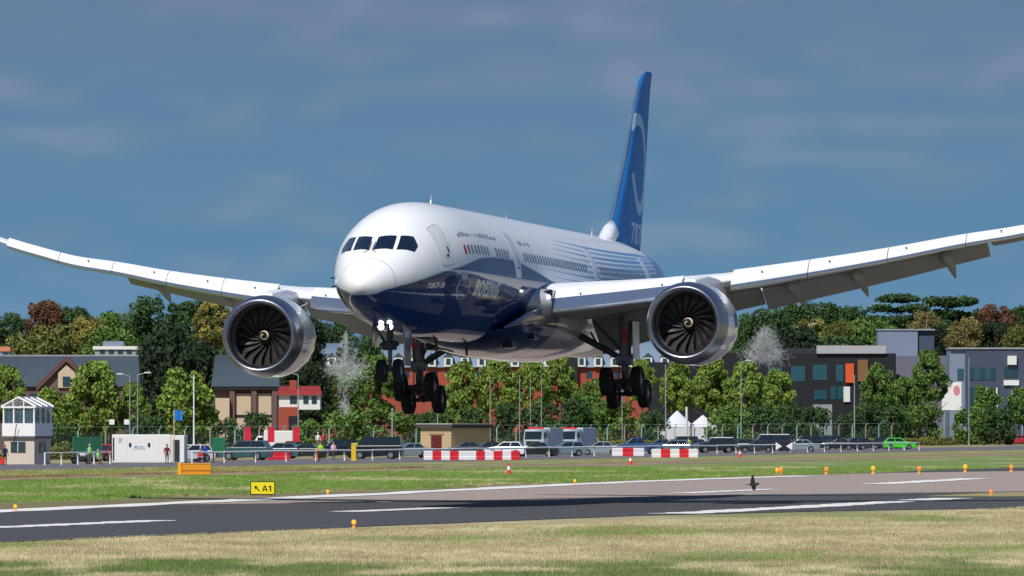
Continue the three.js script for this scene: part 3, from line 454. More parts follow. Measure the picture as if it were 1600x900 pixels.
for (const a of [
  ['oak', 4, 486, 84, 1500, GD, 'dark green tree at the left frame edge of the wood'],
  ['oak', 68, 467, 72, 1560, GC, 'copper brown tree rising over the left part of the wood'],
  ['oak', 116, 477, 70, 1580, GD, 'dark tree just right of the copper brown tree'],
  ['oak', 84, 502, 130, 1420, GO, 'wide olive tree under the copper brown tree'],
  ['blossom', 136, 491, 74, 1450, GO, 'cream blossoming tree in the left wood'],
  ['oak', 186, 484, 104, 1480, GM, 'mid green tree between the cream blossom and the big oak'],
  ['oak', 246, 460, 116, 1440, GD, 'tallest dark green oak of the left wood, under the wing'],
  ['oak', 306, 466, 90, 1480, GD, 'dark green tree right of the tallest oak under the wing'],
  ['blossom', 336, 466, 72, 1420, GO, 'cream blossoming tree beside the left-hand engine'],
  ['oak', 60, 518, 150, 1330, GO, 'broad olive tree right behind the slate ridge at left'],
  ['oak', 176, 508, 110, 1340, GM, 'green tree behind the pale flat-roofed building'],
  ['conifer', 262, 508, 150, 1120, GK, 'very dark bushy evergreen between the two slate-roofed houses'],
  ['conifer', 318, 530, 100, 1130, GK, 'dark evergreen touching the left-hand engine'],
  ['oak', 470, 490, 90, 1400, GK, 'dark tree right of the left-hand engine'],
  ['oak', 520, 500, 80, 1450, GD, 'dark tree under the left wing root'],
  ['oak', 560, 520, 90, 1380, GD, 'dark tree below the airliner nose'],
  ['oak', 480, 560, 100, 1150, GK, 'dark tree over the small white and brick house'],
  ['oak', 535, 580, 80, 1160, GM, 'green tree right of the small white and brick house'],
  ['oak', 1200, 478, 90, 1700, GD, 'dark green tree behind the right-hand engine'],
  ['oak', 1248, 470, 84, 1760, GD, 'dark tree at the left end of the right-hand hilltop'],
  ['oak', 1300, 470, 84, 1780, GD, 'rounded dark tree on the right-hand hilltop left of the flat-topped pines'],
  ['oak', 1338, 476, 66, 1740, GD, 'small round dark tree just left of the flat-topped pines'],
  ['umbrella', 1402, 455, 104, 1800, GD, 'flat-topped pine with layered boughs, left of the pair'],
  ['umbrella', 1488, 458, 124, 1800, GD, 'wide flat-topped pine with layered boughs, right of the pair'],
  ['oak', 1560, 473, 76, 1760, GC, 'thin brownish tree on the skyline at right'],
  ['oak', 1602, 476, 70, 1780, GD, 'dark tree at the right frame edge of the skyline'],
  ['oak', 1352, 494, 120, 1660, GM, 'broad mid green tree below the flat-topped pines'],
  ['oak', 1446, 484, 60, 1700, GT, 'tan flowering tree between the flat-topped pines'],
  ['blossom', 1268, 494, 66, 1650, GO, 'pale blossoming tree right of the right-hand engine'],
  ['oak', 1310, 500, 60, 1640, GO, 'olive tree with pale leaves beside the pale blossom at right'],
  ['oak', 1506, 494, 60, 1640, GT, 'tan flowering tree above the grey office roof'],
  ['oak', 1556, 500, 80, 1650, GK, 'dark tree behind the grey office roof'],
  ['oak', 1596, 506, 70, 1640, GO, 'olive tree behind the right end of the grey office'],
  ['oak', 1470, 505, 60, 1660, GK, 'dark tree between the tall grey block and the tan tree'],
  ['oak', 1240, 506, 110, 1600, GK, 'dark tree above the black office block'],
  ['oak', 1320, 522, 120, 1600, GD, 'dark tree left of the tall grey block'],
]) tree('woodland_tree', a[6], ...a.slice(0, 6), 'trees of the wood behind the buildings');
for (const a of [
  [1140, 628, 70, 1240, 'dark shrub at the fence right of the marquee'], [1190, 626, 66, 1250, 'dark shrub at the fence above the white-roofed van'], [1232, 624, 50, 1260, 'dark shrub under the last bright street tree'], [1274, 630, 54, 1270, 'lone round shrub in front of the black office block'],
  [1352, 622, 56, 1290, 'dark shrub behind the green car'], [1396, 624, 60, 1290, 'dark shrub right of the green car, by the fence'], [1440, 622, 64, 1300, 'dark shrub left of the white hoarding'], [1515, 628, 56, 1310, 'dark shrub right of the white hoarding'], [1562, 626, 60, 1310, 'dark shrub near the right frame edge'], [1330, 640, 50, 1280, 'low shrub by the slim white mast'],
  [1018, 636, 60, 1190, 'dark shrub in front of the left end of the marquee'], [1128, 640, 60, 1190, 'dark shrub in front of the right end of the marquee'],
  [960, 620, 80, 1150, 'dark shrub below the right-hand main wheels'], [905, 616, 60, 1160, 'dark shrub behind the second truck'], [740, 628, 70, 1150, 'dark shrub above the brick hut'], [690, 634, 60, 1140, 'shrub above the left end of the brick hut'], [800, 622, 70, 1150, 'shrub left of the first truck'], [850, 620, 60, 1150, 'shrub behind the first truck roof'],
  [600, 632, 100, 1000, 'wide dark shrub below the nose wheels'], [540, 634, 90, 980, 'dark shrub left of the nose wheels'], [480, 648, 60, 960, 'shrub beside the striped banners'], [398, 640, 50, 950, 'bushy shrub in front of the columned building'], [352, 648, 50, 945, 'shrub left of the columned building'], [230, 640, 80, 940, 'shrub behind the white container'], [90, 652, 70, 930, 'shrub right of the lookout cabin'], [655, 640, 70, 1100, 'shrub under the left-hand main wheels'],
]) tree('fence_shrub', a[4], 'bush', a[0], a[1], a[2], a[3], a[0] % 3 ? GD : GM, 'shrubs along the perimeter fence');
{ // far wood that closes the view between the single trees, and rough verge plants along the fence
  const r = mulberry(77), N = 330, m = new THREE.InstancedMesh(crown('oak', 2), leafMat(...GD), N), o = new THREE.Object3D(), c = new THREE.Color();
  for (let i = 0; i < N; i++) { const d = mix(1850, 2080, r()), px = mix(-250, 1850, (i + r()) / N), x = across(px, d); const lid = px < 430 ? 508 : px < 1180 ? 540 : 486; o.position.set(x, hill(x, d) - 1, -d); const h = (level(lid, d) - hill(x, d)) * (.72 + r() * .3); o.scale.set(13 + r() * 8, h + 1, 13); o.rotation.y = r() * 6; o.updateMatrix(); m.setMatrixAt(i, o.matrix); const v = .75 + r() * .5; m.setColorAt(i, c.setRGB(v, v * (.9 + r() * .2), v)); }
  shade(m); m.name = 'far_wood'; m.userData = { kind: 'stuff', label: 'far dark wood on the rise behind the airfield', category: 'wood' }; scene.add(m);
  const K = 900, v = new THREE.InstancedMesh(crown('bush', 1), leafMat(112, 120, 66), K);
  for (let i = 0; i < K; i++) { const l = mix(700, 1650, r()), w = mix(216, 236, r()), x = HEAD * l - SIDE * w, z = -(SIDE * l + HEAD * w); o.position.set(x, 0, z); o.scale.set(1.6 + r() * 1.4, .5 + r() * 1.1, 1.6); o.rotation.y = r() * 6; o.updateMatrix(); v.setMatrixAt(i, o.matrix); const q = .7 + r() * .7; v.setColorAt(i, c.setRGB(q * 1.1, q, q * .9)); }
  shade(v); v.name = 'verge_plants'; v.userData = { kind: 'stuff', label: 'rough grass and weeds along the perimeter fence', category: 'weeds' }; scene.add(v);
}
// ---------------------------------------------------------------- buildings (drawn up in metres from their outline: u across, v up, at distance d)
function site(name, label, cat, pxc, d, turn = 0) { const g = thing(name, label, cat, null, [across(pxc, d), hill(across(pxc, d), d), -d], turn), y0 = g.position.y; const u = (px) => (px - pxc) * d / LENS, v = (py) => level(py, d) - y0; return { g, u, v, bx: (nm, a, b, t, c, dep, z, mat) => part(g, nm, box(u(b) - u(a), v(t) - v(c), dep, (u(a) + u(b)) / 2, (v(t) + v(c)) / 2, z - dep / 2), mat) }; }
const BM = { slate: M(62, 76, 88, .8), brickP: M(108, 86, 86, .9), beige: M(202, 182, 158, .9), brick: M(158, 76, 60, .9), white: M(226, 226, 224, .7), dark: M(30, 32, 38, .5), pane: PH(40, 66, 76, .1), teal: PH(44, 84, 96, .12), navy: M(66, 76, 98, .6), navyL: M(124, 138, 162, .6), greyR: M(120, 138, 158, .6), orange: M(226, 92, 44, .6), redd: M(150, 44, 40, .7), stone: M(196, 176, 142, .95), grey: M(150, 156, 164, .7) };
const slope = (pts, y0, dep, z) => { const s = new THREE.Shape(pts.map((p) => new THREE.Vector2(...p))); return new THREE.ExtrudeGeometry(s, { depth: dep, bevelEnabled: false }).translate(0, y0, z - dep); };
{
  const { g, u, v, bx } = site('gabled_house', 'long house with slate roof, brown bargeboards and beige gables at left', 'house', 105, 1050);
  bx('wall', -120, 216, 603, 702, 8, 0, BM.brickP);
  const roof = part(g, 'roof', loft([[[u(-122), v(604), .5], [u(-122), v(556), -4.2], [u(-122), v(604), -9]], [[u(219), v(604), .5], [u(214), v(556), -4.2], [u(219), v(604), -9]]]), BM.slate);
  part(roof, 'ridge', box(u(214) - u(-122), .22, .3, (u(214) + u(-122)) / 2, v(556) + .06, -4.2), BM.grey);
  for (const c of [105, -20]) { part(g, 'gable_wall', slope([[u(c - 40), v(606)], [u(c), v(566)], [u(c + 40), v(606)], [u(c + 40), v(640)], [u(c - 40), v(640)]], 0, 1, 1.4), BM.brickP); part(g, 'gable_panel', slope([[u(c - 13), v(606)], [u(c - 13), v(582)], [u(c), v(571)], [u(c + 14), v(582)], [u(c + 14), v(606)]], 0, .3, 1.75), BM.beige); for (const q of [-1, 1]) { const sl = (o, i, t, b0, z0, z1) => loft([z0, z1].map((z) => [[u(c + q * o), v(604 + b0), z], [u(c), v(557 + b0), z], [u(c), v(557 + t), z], [u(c + q * o), v(604 + t), z]])); const gr = part(g, 'gable_roof', sl(46, 0, 3, 0, 1.7, -4), BM.slate); part(gr, 'bargeboard', sl(47, 0, 8, -1, 2.0, 1.72), M(96, 70, 70, .9)); } part(g, 'window', box(1.0, 1.3, .1, u(c), v(596), 1.83), BM.pane); }
  for (const px of [150, 178, 200, 30, 55]) part(g, 'window', box(1.5, 1.6, .1, u(px), v(624), .06), BM.pane);
}
{
  const { g, u, v, bx } = site('columned_building', 'slate-roofed building with brown columns and beige panels below the left-hand engine', 'building', 385, 1010);
  part(g, 'roof', loft([[[u(330), v(604), .6], [u(334), v(554), -5], [u(330), v(604), -10]], [[u(437), v(604), .6], [u(433), v(554), -5], [u(437), v(604), -10]]]), BM.slate);
  bx('wall', 336, 433, 603, 700, 9, -.4, BM.brickP); bx('fascia', 334, 434, 603, 609, .4, .5, BM.dark);
  for (const px of [363, 397, 429]) bx('column', px - 4, px + 4, 609, 700, .5, .35, BM.brickP);
  for (const [a, b] of [[368, 392], [402, 424]]) { bx('panel', a, b, 615, 648, .2, -.15, BM.beige); bx('window', a, b, 648, 651, .12, -.1, BM.pane); bx('panel', a, b, 653, 690, .2, -.15, BM.beige); }
  bx('side_wing', 337, 359, 622, 700, 3, 1.2, BM.beige);
}
{
  const { g, u, v, bx } = site('small_house', 'small white house with brick base and red chimney right of the columned building', 'house', 468, 1000);
  bx('wall', 436, 500, 616, 640, 6, 0, BM.white); bx('brick_base', 435, 466, 636, 700, 6.2, .15, BM.brick); bx('door', 451, 465, 650, 690, .1, .2, BM.dark);
  part(g, 'roof', loft([[[u(432), v(617), .5], [u(436), v(603), -3], [u(432), v(617), -6.5]], [[u(503), v(617), .5], [u(499), v(603), -3], [u(503), v(617), -6.5]]]), BM.redd);
  bx('chimney', 452, 463, 594, 612, 1, -1.6, BM.brick);
  for (const [a, b] of [[453, 464], [474, 482], [487, 495]]) bx('window', a, b, 619, 631, .1, .06, BM.pane);
}
{
  const { g, bx, u, v } = site('flat_roof_pavilion', 'pale grey flat-roofed building above the slate ridge', 'building', 180, 1250);
  bx('wall', 148, 212, 545, 700, 8, 0, BM.grey); bx('roof_edge', 145, 214, 541, 546, 8.6, .3, BM.white); bx('plant_room', 160, 192, 533, 542, 5, -1, BM.greyR); for (const px of [156, 170, 184, 198]) bx('window', px, px + 8, 547, 553, .1, .06, BM.pane);
  const k = site('orange_building', 'small orange-trimmed building at the left frame edge', 'building', 4, 1260); k.bx('wall', -30, 14, 548, 700, 7, 0, BM.grey); k.bx('fascia', -31, 16, 542, 549, 7.4, .2, M(206, 132, 96, .8)); k.bx('window', 4, 13, 551, 557, .1, .06, BM.pane);
}
{
  const { g, bx, u, v } = site('brick_terrace', 'long red brick terrace with white dormers behind the landing gear', 'building', 800, 1420);
  bx('wall', 500, 1045, 570, 690, 9, 0, BM.brick);
  const roof = part(g, 'roof', loft([[[u(498), v(574), .6], [u(500), v(536), -4.5], [u(498), v(574), -9.6]], [[u(1048), v(574), .6], [u(1046), v(536), -4.5], [u(1048), v(574), -9.6]]]), BM.greyR);
  for (let px = 512; px < 1040; px += 26) { const w = bx('dormer', px, px + 13, 558, 573, 2.4, .9, BM.white); part(g, 'dormer_roof', slope([[u(px - 1.5), v(558)], [u(px + 6.5), v(551)], [u(px + 14.5), v(558)]], 0, 2.6, 1.0), BM.slate); part(g, 'dormer_window', box(.8, 1.1, .08, u(px + 6.5), v(565), .95), BM.pane); }
  for (let px = 520; px < 1030; px += 22) bx('window', px, px + 9, 580, 591, .1, .06, BM.pane);
  bx('dark_bay', 876, 902, 556, 690, 2, 1.2, BM.dark); bx('dark_bay', 1012, 1044, 566, 690, 2, 1.2, BM.dark);
}
{
  const { g, bx, u, v } = site('black_office', 'black office block with an orange panel right of the right-hand engine', 'building', 1250, 1480);
  bx('wall', 1040, 1400, 552, 700, 14, 0, BM.dark); bx('parapet', 1276, 1384, 540, 552.5, 2.2, .6, M(176, 176, 182, .8)); bx('upper_wall', 1180, 1276, 544, 553, 10, -1, M(44, 48, 58, .6));
  bx('orange_panel', 1321, 1334, 568, 598, .5, .5, BM.orange); bx('brown_panel', 1340, 1356, 562, 596, .5, .5, M(130, 96, 64, .8));
  for (const [a, b, t, c] of [[1306, 1318, 570, 596], [1362, 1378, 570, 590], [1270, 1292, 570, 594], [1236, 1258, 572, 596], [1272, 1292, 610, 624], [1298, 1306, 604, 624], [1308, 1318, 604, 624], [1200, 1222, 574, 596], [1160, 1182, 574, 596]]) { bx('window', a, b, t, c, .12, .09, BM.teal); }
  bx('white_panel', 1318, 1328, 604, 628, .3, .4, BM.white); bx('entrance', 1270, 1300, 632, 690, .4, .3, BM.grey);
}
{
  const { g, bx, u, v } = site('grey_tower_block', 'plain blue-grey windowless block above the office roofs at right', 'building', 1418, 1500);
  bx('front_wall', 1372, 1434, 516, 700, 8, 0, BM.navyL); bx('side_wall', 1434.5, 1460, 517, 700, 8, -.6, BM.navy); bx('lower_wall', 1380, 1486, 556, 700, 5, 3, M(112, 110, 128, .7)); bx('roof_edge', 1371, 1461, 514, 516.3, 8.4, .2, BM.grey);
}
{
  const { g, bx, u, v } = site('grey_office', 'dark blue-grey office with teal window band at right frame edge', 'building', 1550, 1440);
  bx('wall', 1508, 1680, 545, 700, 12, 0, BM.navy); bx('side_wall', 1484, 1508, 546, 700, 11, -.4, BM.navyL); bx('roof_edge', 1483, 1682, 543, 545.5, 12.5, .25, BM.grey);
  for (let k = 0; k < 5; k++) { const a = 1515 + k * 8.4; bx('window', a, a + 7, 574, 594, .15, .1, k % 2 ? BM.teal : BM.pane); }
  bx('window', 1496, 1506, 576, 594, .15, -.3, BM.teal); bx('window', 1569, 1590, 573, 590, .15, .1, BM.pane); bx('sill', 1568, 1592, 594, 602, .6, .5, BM.white); bx('air_conditioner', 1574, 1588, 556, 570, .8, .8, BM.white);
  for (const px of [1540, 1556, 1528]) bx('post', px, px + 2.5, 606, 690, .3, .5, BM.white); bx('shop_window', 1512, 1560, 606, 650, .12, .09, BM.pane); bx('canopy', 1580, 1640, 610, 626, 2, 1.8, BM.white);
}
{
  const h = thing('hoarding', 'white hoarding panel with a pink emblem in front of the grey office', 'hoarding', null, [across(1487, 1400), 0, -1400], -.12), k = 1400 / LENS;
  part(h, 'panel', rbox(31 * k, 44 * k, .3, .05, 0, level(619, 1400), 0), BM.white); part(h, 'emblem', new THREE.CylinderGeometry(.75, .75, .06, 24).rotateX(Math.PI / 2).scale(.8, 1.2, 1).translate(.9, level(610, 1400), .18), M(206, 130, 150, .7)); for (const s of [-1, 1]) part(h, 'leg', box(.2, level(640, 1400), .2, s * 1.4, level(640, 1400) / 2, -.2), BM.grey);
}
{
  const m = thing('marquee', 'white peaked marquee tents behind the fence', 'tent', null, [across(1062, 1220), 0, -1220]), k = 1220 / LENS, c = M(214, 216, 222, .85);
  for (const [px, w, t] of [[1024, 40, 652], [1058, 54, 641], [1098, 46, 648]]) { const x = (px - 1062) * k, W = w * k / 2, y = level(667, 1220), h = level(t, 1220); part(m, 'canopy', new THREE.ConeGeometry(W * 1.38, h - y, 4, 6).rotateY(Math.PI / 4).translate(x, (h + y) / 2, 0), c); part(m, 'side_wall', box(W * 1.9, y, W * 1.9, x, y / 2, 0), c); }
  part(m, 'post', bar(V((1072 - 1062) * k, 0, 4), V((1072 - 1062) * k, level(636, 1216), 4), .2), c);
}
// ---------------------------------------------------------------- small structures by the perimeter road
{
  const d = 690, h = thing('lookout_cabin', 'white two-storey lookout cabin with glazed gable top at left', 'cabin', null, [across(43, d), 0, -d], -.46), wM = M(236, 236, 238, .6), lo = M(204, 194, 182, .85), W = 3.1, L = 2.9;
  part(h, 'lower_wall', box(W, 2.35, L, 0, 1.17, 0), lo); part(h, 'upper_wall', box(W + .3, 1.15, L + .3, 0, 3.1, 0), wM); part(h, 'deck', box(W + .5, .14, L + .5, 0, 2.43, 0), M(90, 92, 96, .8));
  part(h, 'window', box(1.5, .95, .08, -.1, 1.55, L / 2 + .03), BM.pane); part(h, 'window', box(.08, .95, 1.1, W / 2 + .03, 1.5, 0), BM.pane); part(h, 'window_bar', box(.06, .95, .04, -.1, 1.55, L / 2 + .09), wM);
  for (const sz of [1, -1]) for (let k = 0; k < 4; k++) part(h, 'post', box(.14, 1.45, .14, -W / 2 - .02 + k * (W + .04) / 3, 4.35, sz * (L / 2 + .05)), wM);
  for (const sx of [1, -1]) for (let k = 1; k < 3; k++) part(h, 'post', box(.12, 1.45, .12, sx * (W / 2 + .05), 4.35, -L / 2 + k * L / 3), wM);
  for (let k = 0; k < 3; k++) part(h, 'pane', box(.86, 1.3, .03, -1.02 + k * 1.02, 4.35, L / 2), PH(70, 96, 116, .05, { transparent: true, opacity: .55 }));
  for (let k = 0; k < 3; k++) part(h, 'pane', box(.03, 1.3, .8, W / 2, 4.35, -.95 + k * .95), PH(70, 96, 116, .05, { transparent: true, opacity: .55 }));
  part(h, 'eaves_beam', [box(W + .5, .16, .18, 0, 5.12, L / 2 + .12), box(W + .5, .16, .18, 0, 5.12, -L / 2 - .12), box(.18, .16, L + .1, W / 2 + .14, 5.12, 0), box(.18, .16, L + .1, -W / 2 - .14, 5.12, 0)], wM);
  for (const z of [1.6, .55, -.5, -1.6]) for (const s of [1, -1]) part(h, 'rafter', bar(V(s * (W / 2 + .25), 5.16, z), V(0, 6.0, z), .1, .1, 4), wM);
  part(h, 'ridge_beam', box(.18, .16, L + .5, 0, 6.0, 0), wM); for (const x of [-.55, .55]) part(h, 'gable_post', box(.1, .55, .1, x, 5.4, 1.6), wM);
  for (const s of [1, -1]) part(h, 'roof_pane', box(1.9, .03, L + .2, s * .86, 5.52, 0, 0, 0, -s * .47), PH(96, 116, 136, .05, { transparent: true, opacity: .6 }));
  part(h, 'whip_aerial', bar(V(-.4, 1.9, L / 2 + .3), V(.05, 3.6, L / 2 + .6), .04), BM.dark);
}
{
  const d = 700, s = thing('green_screen', 'dark green two-panel windbreak screen beside the lookout cabin', 'screen', null, [across(137, d), 0, -d]), m = M(18, 84, 64, .8);
  part(s, 'panel', rbox(1.55, 2.3, .08, .03, -.52, 1.3, 0), m); part(s, 'panel', rbox(.95, 2.3, .08, .03, .78, 1.3, 0), m); for (const x of [-1.32, .28, 1.28]) part(s, 'post', box(.07, 2.5, .1, x, 1.25, .03), M(60, 120, 100, .6)); part(s, 'seat_rail', box(2.5, .08, .4, 0, .5, .3), BM.dark);
  const b = thing('utility_cabinet', 'green utility cabinet on a thin stand beside the white hatchback', 'cabinet', null, [across(342, 720), 0, -720]); part(b, 'box', rbox(1.25, 1.4, .8, .04, 0, 1.65, 0), M(20, 110, 78, .7)); for (const x of [-.5, .5]) part(b, 'leg', box(.1, 1, .5, x, .5, 0), BM.dark); part(b, 'door_seam', box(.02, 1.2, .01, 0, 1.65, .405), BM.dark);
}
{
  const d = 712, c = thing('container_cabin', 'white container cabin with small blue lettering and an open doorway', 'container', null, [across(226, d), 0, -d], -.1), w = M(232, 231, 228, .6), W = 5.5, Hc = 2.62;
  part(c, 'body', rbox(W, Hc, 2.4, .04, -.3, Hc / 2 + .02, -1.2), w);
  for (let k = 0; k < 26; k++) part(c, 'rib', box(.07, Hc - .3, .035, -.3 - W / 2 + .2 + k * .2, Hc / 2, .012), w);
  part(c, 'annexe', rbox(1.25, Hc - .1, 2.2, .04, 3.08, Hc / 2, -1.2), w); part(c, 'doorway', box(.62, 2.0, .06, 2.95, 1.15, -.08), M(28, 44, 56, .7)); for (const x of [-1.35, .42]) part(c, 'vent_window', rbox(.22, .36, .06, .02, x, 1.68, .05), BM.dark);
  for (const [x, wd, col] of [[-2.9, .14, [60, 60, 66]], [-2.3, .3, [180, 184, 190]]]) part(c, 'notice', box(wd, x < -2.5 ? 2.1 : .4, .02, x, x < -2.5 ? 1.3 : 2.15, .045), M(...col));
  part(c, 'lettering', new THREE.PlaneGeometry(1.1, .34).translate(-.5, 1.5, .06), new THREE.MeshStandardMaterial({ map: canvasTex(256, 64, (g) => { g.fillStyle = '#e8e7e4'; g.fillRect(0, 0, 256, 64); g.fillStyle = '#2f86cc'; g.beginPath(); g.ellipse(58, 34, 40, 17, -.2, 0, 7); g.fill(); g.fillStyle = '#4a94cf'; g.fillRect(110, 24, 34, 22); g.fillStyle = '#7a8ca0'; g.fillRect(152, 20, 34, 28); g.fillRect(194, 26, 34, 20); }), roughness: .6 }));
}
{
  const d = 905, b = thing('brick_hut', 'small pale brick hut with flat dark roof and dark red door', 'hut', null, [across(681, d), 0, -d], -.6), st = M(196, 172, 138, .95);
  part(b, 'wall', box(4.4, 3.1, 7.8, 0, 1.55, -3.9), st); part(b, 'roof', box(5.1, .42, 8.5, 0, 3.32, -3.9), M(74, 68, 70, .9)); part(b, 'roof_edge', box(5.2, .1, 8.6, 0, 3.6, -3.9), M(190, 190, 190, .8)); part(b, 'door', box(1.5, 2.25, .08, .1, 1.13, .03), M(98, 28, 32, .7)); part(b, 'door_seam', box(.04, 2.2, .02, .1, 1.13, .08), BM.dark); part(b, 'lintel', box(2.1, .24, .08, .1, 2.42, .03), M(160, 136, 104, .9)); part(b, 'air_brick', box(.04, .3, 1, 2.22, .9, -4.2), M(140, 110, 84, .9));
  for (let k = 0; k < 9; k++) { part(b, 'brick_course', box(4.43, .018, .02, 0, .32 + k * .32, .005), M(166, 140, 106, .95)); part(b, 'brick_course', box(.02, .018, 7.8, 2.205, .32 + k * .32, -3.9), M(166, 140, 106, .95)); }
}
{ // airfield guidance sign
  const p = spot(410.5, 774), s = thing('guidance_sign', 'yellow airfield sign with black arrow and letters A1 on the grass', 'sign', null, p), k = -p[2] / LENS;
  const face = canvasTex(256, 140, (g, w, h) => { g.fillStyle = '#f2e21c'; g.fillRect(0, 0, w, h); g.strokeStyle = '#1a1a12'; g.lineWidth = 6; g.strokeRect(3, 3, w - 6, h - 6); g.fillStyle = '#15150f'; g.font = 'bold 92px sans-serif'; g.textBaseline = 'middle'; g.fillText('A1', 122, 76); g.lineWidth = 12; g.beginPath(); g.moveTo(96, 104); g.lineTo(50, 58); g.stroke(); g.beginPath(); g.moveTo(40, 46); g.lineTo(78, 52); g.lineTo(48, 84); g.closePath(); g.fill(); });
  part(s, 'housing', rbox(39 * k, 21 * k, .3, .03, 0, 11.5 * k, -.16), M(40, 38, 20, .6)); part(s, 'face', new THREE.PlaneGeometry(38 * k, 20 * k).translate(0, 11.5 * k, .003), new THREE.MeshStandardMaterial({ map: face, roughness: .5 })); for (const x of [-.42, .42]) part(s, 'leg', box(.06, .1, .06, x, .04, -.16), BM.grey);
  const q = spot(304, 743), o = thing('orange_barrier', 'orange-yellow slatted barrier block on the grass left of the sign', 'barrier', null, q), kk = -q[2] / LENS, om = M(222, 148, 26, .6);
  part(o, 'body', rbox(46 * kk, 17 * kk, .7, .05, 3 * kk, 9.2 * kk, -.4), om); part(o, 'end_cap', rbox(6 * kk, 20 * kk, .85, .04, -23 * kk, 10 * kk, -.4), M(240, 172, 36, .5)); part(o, 'groove', box(46 * kk, .05, .02, 3 * kk, 7.6 * kk, -.045), M(120, 74, 16, .8)); part(o, 'top_rail', rbox(46 * kk, 1.6 * kk, .75, .03, 3 * kk, 18.4 * kk, -.4), om);
}
// red and white water-filled barriers
{
  const red = M(206, 30, 44, .5), wh = M(226, 226, 228, .5), shape = () => { const s = new THREE.Shape([[-.5, 0], [.5, 0], [.48, .28], [.4, .4], [.4, .82], [.36, .9], [-.36, .9], [-.4, .82], [-.4, .4], [-.48, .28]].map((p) => new THREE.Vector2(p[0] * .55, p[1]))); return new THREE.ExtrudeGeometry(s, { depth: .98, bevelEnabled: true, bevelSize: .02, bevelThickness: .02, bevelSegments: 1 }).translate(0, 0, -.49).rotateY(Math.PI / 2); };
  const geo = shape(), lug = box(.1, .6, .16, .55, .45, 0);
  const rows = [[662, 812, 719, 9, 'in the long row before the brick hut', 'WRWRWWRWRWR'], [956, 1006, 713, 3, 'in the short row before the blue pickup', 'WRW'], [1018, 1090, 715, 5, 'in the row right of the blue pickup', 'WRWRW'], [418, 452, 719, 2, 'in the red pair behind the teal off-roader', 'RR']];
  const ord = ['first', 'second', 'third', 'fourth', 'fifth', 'sixth', 'seventh', 'eighth', 'ninth', 'tenth', 'eleventh'];
  for (const [a, b, py, , where, pat] of rows) for (let i = 0; i < pat.length; i++) { const p = spot(mix(a, b, (i + .5) / pat.length), py - .3), isR = pat[i] === 'R', t = thing('road_barrier', `${isR ? 'red' : 'white'} plastic road barrier, ${ord[i]} from the left ${where}`, 'barrier', 'red and white road barriers', p, .12), wpx = (b - a) / pat.length * -p[2] / LENS; const bd = part(t, 'body', geo, isR ? red : wh); bd.scale.set(wpx / 1.03, 1, 1); const l = part(t, 'joint_lug', lug, isR ? red : wh); l.scale.x = wpx; }
}
for (const [px, py, hgt, lab] of [[795, 742, .85, 'orange and white traffic cone on the grass below the brick hut'], [985, 726, .8, 'traffic cone on the grass before the short barrier row'], [1156, 714, .8, 'traffic cone by the road before the white-topped off-roader']]) {
  const p = spot(px, py), c = thing('traffic_cone', lab, 'cone', 'traffic cones on the grass', p), o = M(222, 52, 36, .6), w = M(236, 236, 236, .5); const fr = (y0, y1) => { const R = (y) => mix(.2, .04, y); return new THREE.CylinderGeometry(R(y1), R(y0), (y1 - y0) * hgt, 16).translate(0, (y0 + y1) / 2 * hgt, 0); };
  part(c, 'base', rbox(.5, .06, .5, .02, 0, .03, 0), o); part(c, 'lower_cone', fr(.05, .42), o); part(c, 'white_band', fr(.42, .75), w); part(c, 'tip', fr(.75, 1), o);
}
// ---------------------------------------------------------------- runway lights
{
  const am = new THREE.MeshStandardMaterial({ color: 0xe0861a, emissive: new THREE.Color(1, .34, .02), emissiveIntensity: 1.2, roughness: .3 }), rd = new THREE.MeshStandardMaterial({ color: 0xe05a20, emissive: new THREE.Color(1, .16, .02), emissiveIntensity: 1.5, roughness: .3 }), cup = M(214, 150, 40, .5);
  for (let [px, py, s, red, lab] of [[24, 799, .11, 0, 'amber runway edge lamp at the far left of the edge line'], [512, 774, .11, 0, 'amber runway edge lamp right of the yellow sign'], [553, 826, .12, 0, 'amber lamp on a cone foot at the near tarmac edge'], [898, 757, .12, 0, 'amber edge lamp by the white line under the airliner'], [1214, 742, .19, 0, 'left lamp of the amber pair near the end of the edge line'], [1220, 741.5, .19, 1, 'right lamp of the amber pair near the end of the edge line'], [1291, 741, .2, 1, 'orange lamp, first right of the amber pair'], [1364, 740.5, .22, 0, 'orange lamp, second right of the amber pair'], [1436, 740, .2, 1, 'orange lamp, third right of the amber pair'], [1508, 738, .23, 0, 'orange lamp, fourth right of the amber pair'], [1580, 737, .2, 1, 'orange lamp at the right frame edge'], [1548, 775, .12, 1, 'orange lamp on the grass island at right']]) {
    s *= .68; const t = thing('runway_light', lab, 'lamp', 'runway edge lights', spot(px, py)), y = s * 2; part(t, 'foot', new THREE.CylinderGeometry(s * .5, s * 1.2, y * .7, 14).translate(0, y * .35, 0), cup); part(t, 'stem', new THREE.CylinderGeometry(s * .3, s * .3, y * .5, 10).translate(0, y * .8, 0), BM.dark); part(t, 'lens', new THREE.SphereGeometry(s, 16, 12).scale(1, 1.1, 1).translate(0, y + s * .8, 0), red ? rd : am);
  }
}
